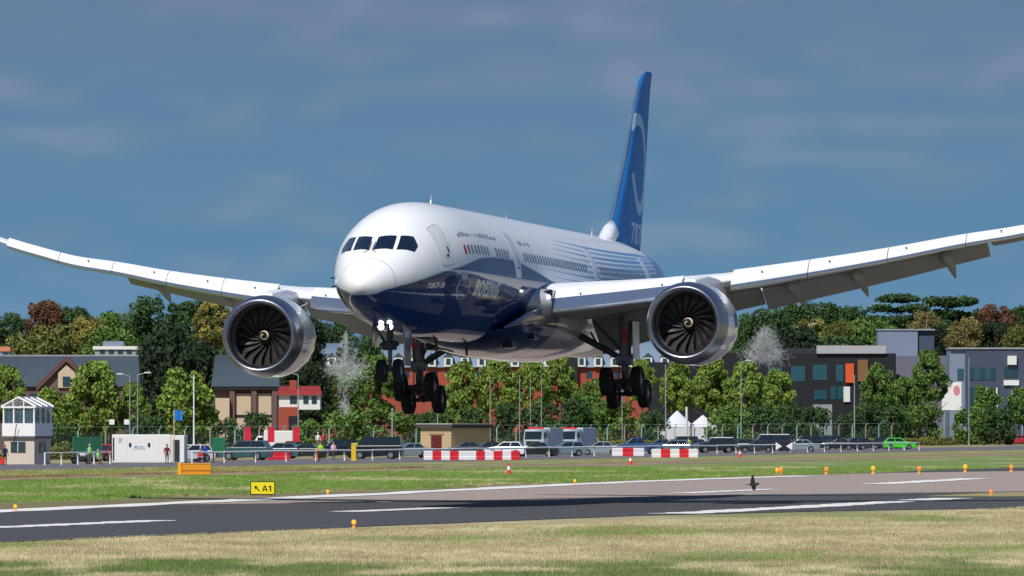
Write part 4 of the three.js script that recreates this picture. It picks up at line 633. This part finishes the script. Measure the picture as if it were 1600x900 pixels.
// ---------------------------------------------------------------- vehicles
const TYRE = M(24, 24, 25, .85), RIM = M(150, 152, 156, .4, .6), LAMPW = M(236, 240, 244, .2), LAMPR = M(190, 24, 28, .3), GLASS = PH(26, 36, 44, .08), TRIM = M(34, 35, 38, .6);
const carGeo = {};
function carShapes(kind) {
  if (carGeo[kind]) return carGeo[kind];
  const K = { hatch: { L: 4.1, W: 1.75, belt: .92, H: 1.5, hood: 1.05, tail: .1, cab: [-1.95, .95, -1.45, .1] }, sedan: { L: 4.6, W: 1.8, belt: .9, H: 1.44, hood: 1.2, tail: .8, cab: [-1.55, 1.0, -.85, .15] }, suv: { L: 4.6, W: 1.9, belt: 1.12, H: 1.78, hood: 1.1, tail: .05, cab: [-2.2, 1.15, -1.85, .45] }, van: { L: 5.0, W: 1.95, belt: 1.2, H: 2.05, hood: .7, tail: 0, cab: [-2.42, 1.7, -2.3, 1.05] }, pickup: { L: 5.2, W: 1.9, belt: 1.1, H: 1.8, hood: 1.2, tail: 1.6, cab: [-.75, 1.35, -.5, .55] } }[kind];
  const { L, W, belt, H, cab } = K, f = L / 2, wb = L * .29, R = H > 1.6 ? .37 : .32;
  const s = new THREE.Shape(); s.moveTo(-f + .08, .3); s.lineTo(-wb - R - .06, .26); s.absarc(-wb, R, R + .06, Math.PI, 0, true); s.lineTo(wb - R - .06, .24); s.absarc(wb, R, R + .06, Math.PI, 0, true); s.lineTo(f - .06, .3); s.quadraticCurveTo(f + .02, .55, f - .06, belt - .24); s.quadraticCurveTo(f - .3, belt - .06, cab[1], belt); s.lineTo(cab[0], belt + .02); s.lineTo(-f + .05, belt - .03); s.quadraticCurveTo(-f - .03, .6, -f + .08, .3);
  const bodyG = new THREE.ExtrudeGeometry(s, { depth: W - .16, bevelEnabled: true, bevelSize: .07, bevelThickness: .08, bevelSegments: 2, curveSegments: 8 }).translate(0, 0, -(W - .16) / 2);
  const fr = (y0, y1, in0, in1, g0, g1) => { const q = (x0, x1, w, y) => [[x0, y, -w], [x1, y, -w], [x1, y, w], [x0, y, w]], lerp = (t) => q(mix(cab[0], cab[2], t) + g0, mix(cab[1], cab[3], t) - g1, W / 2 - mix(in0, in1, t), 0); const A = lerp((y0 - belt) / (H - belt)).map((p) => [p[0], y0, p[2]]), B = lerp((y1 - belt) / (H - belt)).map((p) => [p[0], y1, p[2]]); return loft([A, B]).toNonIndexed ? loft([A, B]) : null; };
  const flat = (g) => { g = g.index ? g.toNonIndexed() : g; g.computeVertexNormals(); return g; };
  const glass = flat(fr(belt - .02, H - .09, .1, .24, 0, 0)), roof = flat(fr(H - .1, H, .2, .28, -.03, -.04));
  const pillars = []; const xs = [[cab[0] + .02, cab[2] + .02], [(cab[0] + cab[1]) / 2 - .05, (cab[2] + cab[3]) / 2 - .05], [cab[1] - .02, cab[3] - .02]];
  for (const sz of [1, -1]) for (const [a, b] of xs) pillars.push(bar(V(a, belt - .02, sz * (W / 2 - .1)), V(b, H - .06, sz * (W / 2 - .25)), .055, .05, 5));
  const tyre = new THREE.CylinderGeometry(R, R, .23, 18).rotateX(Math.PI / 2), rim = new THREE.CylinderGeometry(R * .62, R * .62, .25, 12).rotateX(Math.PI / 2);
  const bed = kind === 'pickup' ? box(1.55, .08, W - .3, -1.75, belt - .12, 0) : null;
  return carGeo[kind] = { ...K, bodyG, glass, roof, pillars, tyre, rim, wb, R, f, bed };
}
function car(kind, px, d, turn, rgb, label, opts = {}) {
  const k = carShapes(kind), t = thing(opts.name ?? 'parked_car', label, opts.cat ?? 'car', 'cars parked along the perimeter road', [across(px, d), 0, -d], turn), paint = PH(...rgb, .32), body = part(t, 'body', k.bodyG, paint);
  part(t, 'window_glass', k.glass, GLASS); part(t, 'roof', k.roof, opts.roof ? PH(...opts.roof, .32) : paint); for (const g of k.pillars) part(t, 'pillar', g, paint);
  for (const x of [k.wb, -k.wb]) for (const s of [1, -1]) { const w = part(t, 'wheel', k.tyre, TYRE); w.position.set(x, k.R, s * (k.W / 2 - .1)); part(w, 'rim', k.rim, RIM); }
  for (const s of [1, -1]) { part(t, 'headlight', rbox(.14, .18, .42, .05, k.f - .1, k.belt - .3, s * (k.W / 2 - .3)), LAMPW); part(t, 'tail_light', rbox(.1, .26, .26, .04, -k.f + .02, k.belt - .2, s * (k.W / 2 - .22)), LAMPR); }
  part(t, 'bumper', rbox(.2, .22, k.W - .1, .06, k.f - .04, .42, 0), TRIM); part(t, 'number_plate', box(.03, .11, .5, k.f + .07, .5, 0), M(226, 226, 220));
  t.scale.setScalar(1.1); if (k.bed) part(t, 'load_bed', k.bed, TRIM);
  return t;
}
const PI = Math.PI;
for (const a of [
  ['hatch', 297, 735, PI + .5, [222, 224, 226], 'white hatchback beside the container cabin'], ['hatch', 166, 745, PI + 1.0, [176, 30, 40], 'red car half hidden left of the container cabin'],
  ['suv', 384, 765, PI - .25, [44, 84, 92], 'teal off-roader left of the red barrier pair', {}], ['hatch', 436, 800, PI - .2, [60, 92, 98], 'grey-green hatchback behind the red barrier pair'], ['sedan', 474, 800, PI - .1, [24, 30, 40], 'black saloon, first right of the red barrier pair'], ['suv', 527, 815, PI + .1, [20, 24, 34], 'black car left of the yellow bollard'],
  ['van', 588, 790, PI - .1, [18, 22, 30], 'black people carrier right of the yellow bollard', { cat: 'van' }], ['sedan', 640, 820, PI + .2, [120, 132, 142], 'grey saloon left of the brick hut door'], ['sedan', 728, 860, PI, [36, 60, 70], 'dark saloon behind the long barrier row, right of the hut door'], ['sedan', 762, 865, PI + .1, [30, 44, 56], 'dark saloon behind the right end of the long barrier row'], ['hatch', 790, 850, PI - .2, [228, 232, 236], 'white hatchback behind the long barrier row'],
  ['sedan', 838, 850, PI - .15, [28, 34, 40], 'black saloon in front of the first truck'], ['hatch', 884, 860, PI + .2, [104, 128, 138], 'grey-blue hatchback in front of the second truck'], ['sedan', 938, 885, PI - .05, [138, 152, 164], 'silver saloon left of the blue pickup'], ['pickup', 996, 910, PI + .05, [28, 74, 128], 'blue double-cab pickup behind the short barrier row', { name: 'pickup_truck', cat: 'pickup' }],
  ['hatch', 1052, 935, PI - .2, [96, 116, 128], 'grey hatchback behind the rightmost barrier row'], ['suv', 1118, 950, PI + .15, [22, 28, 36], 'black off-roader with a white roof', { roof: [232, 232, 232] }], ['sedan', 1086, 1010, PI, [40, 66, 74], 'dark car behind the white-roofed off-roader'], ['hatch', 1158, 985, PI - .15, [30, 44, 56], 'dark hatchback right of the white-roofed off-roader'], ['van', 1202, 1010, PI + .1, [36, 40, 54], 'dark van with a white roof', { roof: [238, 238, 238], cat: 'van' }],
  ['sedan', 1250, 990, PI - .1, [126, 142, 156], 'silver saloon right of the chevron board'], ['suv', 1258, 1060, PI + .1, [26, 44, 46], 'dark green off-roader behind the silver saloon'], ['sedan', 1310, 1050, PI - .1, [28, 34, 44], 'black saloon, first right of the silver saloon'], ['hatch', 1352, 1075, .1, [32, 36, 48], 'dark car with its tail to the green car'], ['hatch', 1390, 1110, .3, [26, 30, 38], 'dark car just behind the bonnet of the green car'], ['hatch', 1405, 1080, .05, [66, 210, 40], 'bright lime green hatchback, last in the row'],
  ['sedan', 556, 880, PI + .1, [34, 40, 48], 'dark saloon half hidden behind the yellow bollard'], ['hatch', 450, 880, PI, [150, 40, 44], 'dark red hatchback whose roof shows behind the grey-green hatchback'], ['sedan', 814, 930, PI - .1, [44, 56, 70], 'dark blue saloon between the white hatchback and the black saloon'], ['sedan', 1030, 1000, PI, [58, 84, 92], 'teal saloon just right of the blue pickup'], ['suv', 1064, 1010, PI + .1, [34, 40, 52], 'dark off-roader behind the person in the lime vest by the pickup'], ['sedan', 1150, 1060, PI, [30, 52, 58], 'dark saloon behind the dark hatchback near the traffic cone'], ['sedan', 1182, 960, PI, [44, 50, 60], 'dark grey saloon in front of the white-roofed van'], ['suv', 1290, 1090, PI, [30, 44, 54], 'dark off-roader behind the first black saloon right of the chevrons'], ['hatch', 1332, 1060, PI + .1, [46, 52, 66], 'dark blue hatchback two places left of the green car'], ['sedan', 1370, 1100, PI, [28, 36, 42], 'black saloon directly left of the green car'],
  ['hatch', 1590, 1330, PI, [176, 30, 44], 'red car parked by the grey office at right'],
]) car(...a);
for (const [px, d, lab] of [[848, 905, 'left of two grey and white recovery trucks'], [900, 915, 'right recovery truck with a grey box body']]) {
  const t = thing('recovery_truck', lab, 'truck', 'trucks parked behind the saloons', [across(px, d), 0, -d], -1.95), cab = M(176, 196, 206, .4), bl = box(1, 1, 1);
  part(t, 'cab', loft([[[1.0, .6, -1.2], [3.1, .6, -1.2], [3.1, .6, 1.2], [1.0, .6, 1.2]], [[1.0, 1.7, -1.22], [3.12, 1.7, -1.22], [3.12, 1.7, 1.22], [1.0, 1.7, 1.22]], [[1.0, 2.95, -1.15], [2.85, 2.95, -1.15], [2.85, 2.95, 1.15], [1.0, 2.95, 1.15]]]), cab);
  part(t, 'windscreen', box(.06, .95, 2.1, 3.02, 2.25, 0, 0, 0, .2), GLASS); for (const s of [1, -1]) { part(t, 'side_window', box(.95, .75, .05, 2.1, 2.25, s * 1.2), GLASS); part(t, 'headlight', rbox(.08, .24, .4, .04, 3.15, .95, s * .85), LAMPW); part(t, 'mirror', box(.12, .5, .25, 2.9, 2.3, s * 1.4), TRIM); }
  part(t, 'grille', box(.06, .55, 1.7, 3.15, 1.3, 0), TRIM); part(t, 'bumper', rbox(.25, .4, 2.4, .06, 3.12, .6, 0), M(210, 216, 220, .5)); part(t, 'box_body', rbox(4.4, 2.3, 2.4, .05, -1.4, 2.0, 0), M(188, 200, 208, .5)); part(t, 'light_bar', rbox(.35, .2, 1.9, .05, 2.3, 3.08, 0), M(222, 40, 60, .3)); part(t, 'chassis', box(6.2, .3, 1.4, 0, .7, 0), TRIM);
  for (const x of [2.1, -1.2, -2.6]) for (const s of [1, -1]) { const w = part(t, 'wheel', new THREE.CylinderGeometry(.5, .5, .32, 18).rotateX(PI / 2), TYRE); w.position.set(x, .5, s * 1.05); part(w, 'rim', new THREE.CylinderGeometry(.28, .28, .34, 12).rotateX(PI / 2), RIM); }
}
// ---------------------------------------------------------------- fences, posts, signs, flags
{
  const at = (px, d) => V(across(px, d), 0, -d), rl = M(232, 232, 232, .6);
  const A = at(300, 700), B = at(1436, 1040), f = thing('rail_fence', 'low white post-and-rail barrier along the parked cars', 'fence', null), n = 34;
  for (let i = 0; i < n; i++) { const p = A.clone().lerp(B, i / (n - 1)), q = A.clone().lerp(B, Math.min(1, (i + 1) / (n - 1))); part(f, 'post', box(.12, 1.1, .12, p.x, .55, p.z), rl); if (i < n - 1) part(f, 'rail', bar(V(p.x, 1.02, p.z), V(q.x, 1.02 + ((i * 37) % 5 - 2) * .02, q.z), .085, .085, 5), rl); }
  const f2 = thing('rail_fence', 'short white post-and-rail barrier beside the lookout cabin', 'fence', null); const C = at(70, 672), E = at(172, 690);
  for (let i = 0; i < 5; i++) { const p = C.clone().lerp(E, i / 4), q = C.clone().lerp(E, (i + 1) / 4); part(f2, 'post', box(.12, 1.15, .12, p.x, .57, p.z), rl); if (i < 4) part(f2, 'rail', bar(V(p.x, 1.08, p.z), V(q.x, 1.08, q.z), .055, .055, 5), rl); }
  const s = thing('perimeter_fence', 'tall chain-link perimeter fence with cranked posts behind the car park', 'fence', null), P0 = at(-60, 835), P1 = at(1680, 1440), N = 64, conc = M(168, 158, 148, .9), metal = M(150, 190, 190, .5), wire = new THREE.MeshStandardMaterial({ color: 0x8fa39a, roughness: .7, transparent: true, opacity: .16 });
  for (let i = 0; i < N; i++) { const p = P0.clone().lerp(P1, i / (N - 1)), q = P0.clone().lerp(P1, Math.min(1, (i + 1) / (N - 1))), hh = mix(2.7, 3.3, i / N), g = [bar(V(p.x, 0, p.z), V(p.x, hh, p.z), .11, .1, 6), bar(V(p.x, hh, p.z), V(p.x + .3, hh + .55, p.z + .4), .09, .07, 6)]; part(s, 'post', g, i % 2 ? conc : metal); if (i < N - 1) { const w = new THREE.BufferGeometry(); w.setAttribute('position', new THREE.Float32BufferAttribute([p.x, .05, p.z, q.x, .05, q.z, q.x, hh, q.z, p.x, .05, p.z, q.x, hh, q.z, p.x, hh, p.z], 3)); w.computeVertexNormals(); part(s, 'mesh_panel', w, wire); part(s, 'top_wire', bar(V(p.x + .3, hh + .5, p.z + .4), V(q.x + .3, hh + .5, q.z + .4), .02, .02, 4), metal); } }
}
const POLE = M(160, 168, 172, .55, .3);
for (let [px, top, d, r, arm, lab] of [[203, 588, 930, .09, -1, 'grey street lamp with its arm to the left, behind the container'], [215, 586, 925, .09, 1, 'grey street lamp with its arm to the right, behind the container'], [466, 586, 940, .1, -1, 'street lamp in front of the small white house'], [766, 590, 1100, .09, 0, 'thin pole behind the right end of the brick hut'], [812, 588, 1110, .09, 0, 'thin pole left of the first truck'], [829, 592, 1105, .08, 0, 'thin pole above the first truck cab'], [846, 585, 1115, .08, 0, 'thin pole between the two trucks'], [613, 640, 900, .14, 0, 'pale post below the nose wheels'], [684, 640, 960, .1, 0, 'pale post under the left-hand main wheels'], [1040, 572, 1150, .12, 0, 'pale lamp post below the right-hand engine, near the marquee'], [1158, 566, 1180, .11, 1, 'lamp post at the right of the right-hand engine'], [1335, 588, 1220, .13, 0, 'pale slim mast in front of the black office'], [1514, 560, 1260, .11, 0, 'lamp post in front of the teal windows'], [972, 610, 1120, .09, 0, 'thin pole under the right-hand main wheels'], [1448, 500, 1600, .12, 0, 'thin mast against the tan tree on the hill'], [1265, 508, 1600, .12, 1, 'lamp post on the hill left of the pale blossom']]) {
  const t = thing('lamp_post', lab, 'pole', 'poles and street lamps', [across(px, d), hill(across(px, d), d), -d]), h = level(top, d) - t.position.y; r *= .72; part(t, 'pole', bar(V(0, 0, 0), V(0, h, 0), r * 1.2, r * .8, 8), POLE); part(t, 'base', new THREE.CylinderGeometry(r * 2, r * 2.4, .4, 8).translate(0, .2, 0), POLE); if (arm) { part(t, 'arm', bar(V(0, h, 0), V(arm * .9, h + .25, 0), r * .7), POLE); part(t, 'lamp_head', rbox(.8, .16, .3, .05, arm * 1.2, h + .28, 0), M(214, 220, 224, .4)); } else part(t, 'cap', new THREE.SphereGeometry(r * 1.5, 8, 6).translate(0, h, 0), POLE);
}
{
  const d = 735, m = thing('white_mast', 'tall slim white mast in front of the broad street tree', 'mast', null, [across(303, d), 0, -d]), h = level(586, d); part(m, 'pole', bar(V(0, 0, 0), V(0, h, 0), .1, .06, 10), M(222, 230, 232, .5)); part(m, 'foot', box(.5, .12, .5, 0, .06, 0), BM.grey);
  const f = thing('blue_flag', 'blue flag on a short pole above the container cabin', 'flag', null, [across(272, 705), 0, -705]), k = 705 / LENS; part(f, 'pole', bar(V(0, 0, 0), V(0, level(640, 705), 0), .05, .04, 8), M(214, 196, 150, .6)); part(f, 'cloth', grid(12, 8, (u, v) => [u * 13.5 * k, level(657, 705) + v * 16 * k, Math.sin(u * 7) * .08 * u]), M(26, 118, 204, .8));
  for (const [px, lab] of [[175, 'small square white sign on a post above the left end of the container'], [198, 'small square white sign on twin posts behind the container']]) { const s = thing('square_sign', lab, 'sign', 'small white signs behind the container', [across(px, 745), 0, -745]); part(s, 'board', rbox(.5, .5, .05, .02, 0, level(659.5, 745), .04), M(234, 232, 240, .6)); for (const x of px > 180 ? [-.15, .15] : [0]) part(s, 'post', box(.06, level(659, 745), .06, x, level(659, 745) / 2, -.02), M(50, 60, 70, .7)); }
  for (const [px, lab] of [[387, 'red upright banner, leftmost of three by the white van'], [424, 'red upright banner in the middle of three, against the white van'], [463, 'red upright banner, rightmost of three by the white van']]) { const b = thing('red_banner', lab, 'banner', 'red upright banners behind the fence', [across(px, 880), 0, -880]); part(b, 'cloth', grid(4, 8, (u, v) => [(u - .5) * .72, 1.5 + v * 1.75, .06 * Math.sin(v * 5 + u * 2)]), M(206, 28, 58, .8)); part(b, 'pole', bar(V(-.4, 0, 0), V(-.4, 3.35, 0), .035), POLE); }
  const v = thing('white_van', 'white box van behind the red banners', 'van', null, [across(430, 900), 0, -900]); part(v, 'box_body', rbox(3.4, 2.1, 2, .12, .4, 1.75, 0), BM.white); part(v, 'cab', loft([[[-2.6, .5, -.95], [-1.2, .5, -.95], [-1.2, .5, .95], [-2.6, .5, .95]], [[-2.6, 1.3, -.95], [-1.2, 1.3, -.95], [-1.2, 1.3, .95], [-2.6, 1.3, .95]], [[-2.0, 2.2, -.9], [-1.2, 2.2, -.9], [-1.2, 2.2, .9], [-2.0, 2.2, .9]]]), BM.white); part(v, 'window_glass', box(.7, .6, 1.86, -1.7, 1.7, 0), GLASS); for (const x of [-1.8, 1.3]) for (const s of [1, -1]) { const w = part(v, 'wheel', new THREE.CylinderGeometry(.36, .36, .25, 16).rotateX(PI / 2), TYRE); w.position.set(x, .36, s * .85); part(w, 'rim', new THREE.CylinderGeometry(.2, .2, .27, 10).rotateX(PI / 2), RIM); }
  const cb = thing('chevron_board', 'black and white chevron board on the rail by the silver saloon', 'sign', null, [across(1225, 945), 0, -945]); part(cb, 'board', rbox(2.1, 1.05, .06, .02, 0, .85, 0), M(26, 28, 40, .6)); for (const s of [1, -1]) part(cb, 'white_triangle', slope([[s * 1.02, .36], [s * .25, .85], [s * 1.02, 1.34]], 0, .02, .06), M(236, 236, 236, .6)); for (const x of [-.8, .8]) part(cb, 'leg', box(.08, .4, .08, x, .2, 0), BM.grey);
  const yb = thing('yellow_bollard', 'tall yellow bollard with a green top among the parked cars', 'bollard', null, [across(553, 745), 0, -745]); part(yb, 'shaft', rbox(.5, 1.45, .4, .1, 0, .78, 0), M(226, 186, 44, .6)); part(yb, 'head', rbox(.62, .3, .42, .08, .05, 1.6, 0), M(216, 180, 50, .6)); part(yb, 'green_top', rbox(.3, .12, .3, .04, .3, 1.75, 0), M(60, 150, 70, .6)); part(yb, 'base', rbox(.6, .15, .5, .04, 0, .08, 0), M(200, 160, 40, .6));
  const ob = thing('orange_post', 'orange marker post at the rail right of the black saloon', 'post', null, [across(495, 742), 0, -742]); part(ob, 'shaft', rbox(.35, 1.05, .35, .08, 0, .55, 0), M(226, 110, 40, .6)); part(ob, 'cap', new THREE.ConeGeometry(.2, .22, 12).translate(0, 1.18, 0), M(226, 110, 40, .6)); part(ob, 'base', rbox(.5, .12, .5, .03, 0, .06, 0), TRIM);
}
// ---------------------------------------------------------------- people
function person(label, px, d, y0, pose, cols, turn = 0, cat = 'person') {
  const J = { stand: { hip: .93, kx: 0, kz: .02, sit: 0 }, sit: { hip: .48, sit: 1 }, walk: { hip: .92, kx: 0, walk: 1 } }[pose], h = J.hip, B = [];
  const seg = (a, b, r0, r1) => B.push([a, b, r0, r1]);
  seg([0, h + .06, 0], [0, h + .3, 0], .135, .14); seg([0, h + .3, 0], [0, h + .5, .01], .15, .12); seg([0, h + .55, 0], [0, h + .64, .01], .055, .055); seg([0, h + .7, .01], [0, h + .78, .02], .09, .1); seg([0, h + .72, .1], [0, h + .74, .115], .018, .016);
  for (const s of [-1, 1]) {
    const st = J.walk ? s * .22 : 0, arm = J.walk ? -s * .16 : 0;
    if (J.sit) { seg([s * .09, h, 0], [s * .11, h + .02, .42], .09, .065); seg([s * .11, h + .02, .42], [s * .12, .08, .46], .06, .045); seg([s * .12, .05, .46], [s * .12, .045, .6], .045, .035); seg([s * .19, h + .48, 0], [s * .24, h + .22, .1], .055, .045); seg([s * .24, h + .22, .1], [s * .14, h + .12, .32], .042, .035); seg([s * .14, h + .12, .32], [s * .13, h + .11, .4], .035, .025); }
    else { seg([s * .09, h, 0], [s * .1, .5, st * .6 + .03], .085, .06); seg([s * .1, .5, st * .6 + .03], [s * .1, .08, st], .058, .04); seg([s * .1, .045, st], [s * .11, .04, st + .15], .045, .035); seg([s * .19, h + .48, 0], [s * .25, h + .2, arm * .4], .055, .045); seg([s * .25, h + .2, arm * .4], [s * .26, h - .02, arm + .08], .042, .033); seg([s * .26, h - .05, arm + .09], [s * .26, h - .13, arm + .11], .035, .02); }
  }
  const N = 56, mc = new MarchingCubes(N, new THREE.MeshStandardMaterial(), false, false, 60000); mc.isolation = 0; const T = 1.0;
  for (let k = 0; k < N; k++) for (let j = 0; j < N; j++) for (let i = 0; i < N; i++) {
    const x = (i / N * 2 - 1) * T, y = (j / N * 2 - 1) * T + .93, z = (k / N * 2 - 1) * T; let acc = 9;
    for (const [a, b, r0, r1] of B) { const bx = b[0] - a[0], by = b[1] - a[1], bz = b[2] - a[2], t = Math.min(1, Math.max(0, ((x - a[0]) * bx + (y - a[1]) * by + (z - a[2]) * bz) / (bx * bx + by * by + bz * bz))), dd = Math.hypot(x - a[0] - bx * t, y - a[1] - by * t, z - a[2] - bz * t) - mix(r0, r1, t), q = Math.max(0, .035 - Math.abs(acc - dd)) / .035; acc = Math.min(acc, dd) - q * q * .035 * .25; }
    mc.field[k * N * N + j * N + i] = -acc;
  }
  mc.update(); const n = mc.count, pos = mc.positionArray.slice(0, n * 3), nor = mc.normalArray.slice(0, n * 3), col = new Float32Array(n * 3), C = { top: RGB(...cols[0]), leg: RGB(...cols[1]), skin: RGB(200, 150, 120), hair: RGB(...(cols[2] ?? [60, 44, 34])), shoe: RGB(30, 28, 28), vest: RGB(...(cols[3] ?? cols[0])) };
  for (let i = 0; i < n; i++) { const x = pos[i * 3] *= T, y = pos[i * 3 + 1] = pos[i * 3 + 1] * T + .93, z = pos[i * 3 + 2] *= T; const c = y > h + .82 || (y > h + .73 && z < -.0) ? C.hair : y > h + .58 ? C.skin : (Math.abs(x) > .2 && y < h + .06 && y > h - .25 && !J.sit) ? C.skin : (J.sit && z > .3 && y > h + .07) ? C.skin : y > h + .02 && (!J.sit || z < .22) ? (Math.abs(x) < .15 ? C.vest : C.top) : y < .09 ? C.shoe : C.leg; col.set(c, i * 3); }
  const g = new THREE.BufferGeometry(); g.setAttribute('position', new THREE.BufferAttribute(pos, 3)); g.setAttribute('normal', new THREE.BufferAttribute(nor, 3)); g.setAttribute('color', new THREE.BufferAttribute(col, 3));
  const m = single('person', label, cat, g, new THREE.MeshStandardMaterial({ vertexColors: true, roughness: .85 }), 'people by the perimeter road'); m.position.set(across(px, d), y0, -d); m.rotation.y = turn;
}
structure('grass_bank', new THREE.SphereGeometry(1, 28, 14, 0, 6.2832, 0, Math.PI / 2).scale(6, .89, 5).translate(across(501, 851), 0, -851), M(124, 122, 76, 1));
const HV = [170, 226, 60];
person('person in blue sleeves and lime vest standing before the green screen', 140, 692, 0, 'stand', [[60, 150, 190], [110, 90, 80], [190, 190, 190], HV], .4);
person('person in blue sleeves and lime vest sitting beside the red car', 153, 690, 0, 'sit', [[60, 150, 190], [120, 96, 84], [180, 180, 180], HV], .6);
person('person in a dark red top standing in the container doorway', 261, 698, 0, 'stand', [[120, 40, 60], [90, 80, 74]], .2);
person('person in white with a white cap standing behind the rail fence', 497, 850, .87, 'stand', [[226, 228, 232], [130, 116, 100], [236, 236, 236]], .3);
person('person in a red top walking beside the person in white', 505, 852, .87, 'walk', [[190, 50, 70], [60, 54, 54]], .5);
person('person in a lime vest behind the black saloons', 501, 770, 0, 'stand', [HV, [40, 40, 50]], 0);
person('person in a pink and white top behind the black saloons', 521, 775, 0, 'stand', [[226, 190, 214], [70, 70, 90]], .2);
person('person in a lime vest behind the grey hatchback near the pickup', 1076, 985, 0, 'stand', [[190, 226, 60], [40, 46, 60]], 0);
person('person in dark clothes at the left frame edge by the lookout cabin', 8, 672, 0, 'stand', [[26, 36, 62], [24, 24, 30]], .5);
person('person in blue beside the white hatchback', 320, 712, 0, 'stand', [[40, 70, 180], [40, 40, 50]], -.4);
person('person in red beside the white hatchback', 313, 710, 0, 'sit', [[206, 40, 50], [60, 60, 70]], -.2);
{ // rucksack at the left edge, motorbike by the screen
  const r = thing('red_bag', 'red bag standing at the feet of the person in dark clothes', 'bag', null, [across(4, 668), 0, -668]); part(r, 'sack', rbox(.4, .55, .3, .1, 0, .35, 0), M(226, 50, 34, .7)); part(r, 'flap', rbox(.42, .16, .32, .06, 0, .62, 0), M(190, 40, 30, .7)); part(r, 'strap', new THREE.TorusGeometry(.1, .02, 6, 14).translate(0, .72, 0), TRIM);
  const b = thing('motorbike', 'white motorbike parked before the green screen', 'motorbike', null, [across(127, 695), 0, -695], .5); for (const x of [-.68, .68]) { const w = part(b, 'wheel', new THREE.TorusGeometry(.27, .07, 8, 20).translate(x, .33, 0), TYRE); part(w, 'rim', new THREE.TorusGeometry(.18, .02, 6, 16).translate(x, .33, 0), RIM); } part(b, 'tank', rbox(.62, .3, .3, .1, .12, .82, 0), M(228, 230, 232, .3)); part(b, 'seat', rbox(.66, .12, .26, .05, -.42, .8, 0), TRIM); part(b, 'engine_block', rbox(.5, .36, .3, .05, .05, .48, 0), M(90, 92, 96, .4, .6)); part(b, 'fork', [bar(V(.68, .33, .1), V(.45, 1.0, .1), .03), bar(V(.68, .33, -.1), V(.45, 1.0, -.1), .03)], RIM); part(b, 'handlebar', bar(V(.42, 1.05, -.36), V(.42, 1.05, .36), .025), TRIM); part(b, 'headlight', new THREE.SphereGeometry(.11, 10, 8).translate(.58, .9, 0), LAMPW);
}
{ // bird low over the runway
  const d = 420, k = d / LENS, b = thing('bird', 'small dark bird with wings raised flying low over the runway', 'bird', null, [across(1177, d), level(757, d), -d], -.5), m = M(20, 20, 24, .8);
  part(b, 'body', new THREE.SphereGeometry(1, 14, 10).scale(.26, .09, .1), m); part(b, 'head', new THREE.SphereGeometry(.075, 10, 8).translate(.27, .04, 0), m); part(b, 'beak', new THREE.ConeGeometry(.02, .07, 6).rotateZ(-PI / 2).translate(.37, .035, 0), m); part(b, 'tail', loft([[[-.2, 0, -.04], [-.2, .02, 0], [-.2, 0, .04], [-.2, -.02, 0]], [[-.46, 0, -.09], [-.46, .01, 0], [-.46, 0, .09], [-.46, -.01, 0]]]), m);
  for (const s of [1, -1]) part(b, 'wing', loft([[.02, .15, 0], [.2, .13, s * .05], [.4, .08, s * .07], [.54, .02, s * .06]].map(([y, c, z]) => [[c, y, z + s * .02], [0, y, z + s * .05], [-c, y, z + s * .02], [0, y, z]])), m).scale.y = s > 0 ? 1 : -.85;
}
{ // churned hot air behind the engines: fine pale strands
  const mat = new THREE.MeshStandardMaterial({ color: 0xe6eaee, roughness: 1, transparent: true, opacity: .045 });
  const plume = (label, px, d, f, n, seed) => { const r = mulberry(seed), g = []; for (let i = 0; i < n; i++) { const [x, y, s, dx, dy] = f(r), pts = []; let a = Math.atan2(dy, dx), qx = x, qy = y, z = (r() - .5) * .6; for (let k = 0; k < 5; k++) { pts.push(V(qx, qy, z)); qx += Math.cos(a) * s * .25; qy += Math.sin(a) * s * .25; z += (r() - .5) * .1; a += (r() - .5) * 2.2; } g.push(new THREE.TubeGeometry(new THREE.CatmullRomCurve3(pts), 8, .014 + r() * .04, 4)); } const m = single('exhaust_shimmer', label, 'vapour', join(...g), mat); m.userData.kind = 'stuff'; m.position.set(across(px, d), 0, -d); };
  const d = 392, Yp = (py) => level(py, d), gauss = (r) => (r() + r() + r() - 1.5) * .9;
  plume('wispy pale swirl of hot exhaust below the left wing', 540, d, (r) => { const t = r(); if (t < .14) return [gauss(r) * .12, Yp(515 + r() * 40), .5, .1, -1]; if (t < .3) { const k = r(); return [gauss(r) * mix(.5, .1, k), Yp(596 + k * 44), .5, gauss(r) * .4, -1]; } return [gauss(r) * 1.0, Yp(577) + gauss(r) * .62, .35 + r() * .4, gauss(r), gauss(r)]; }, 480, 5);
  plume('wispy pale cone of hot exhaust right of the right-hand engine', 1192, d, (r) => { const k = Math.sqrt(r()); return [gauss(r) * mix(.18, 1.25, k) - .1 * k, Yp(502 + 54 * k), .4 + r() * .4, .6 + gauss(r) * .5, -1 + gauss(r) * .4]; }, 560, 9);
}

renderer.render(scene, camera);
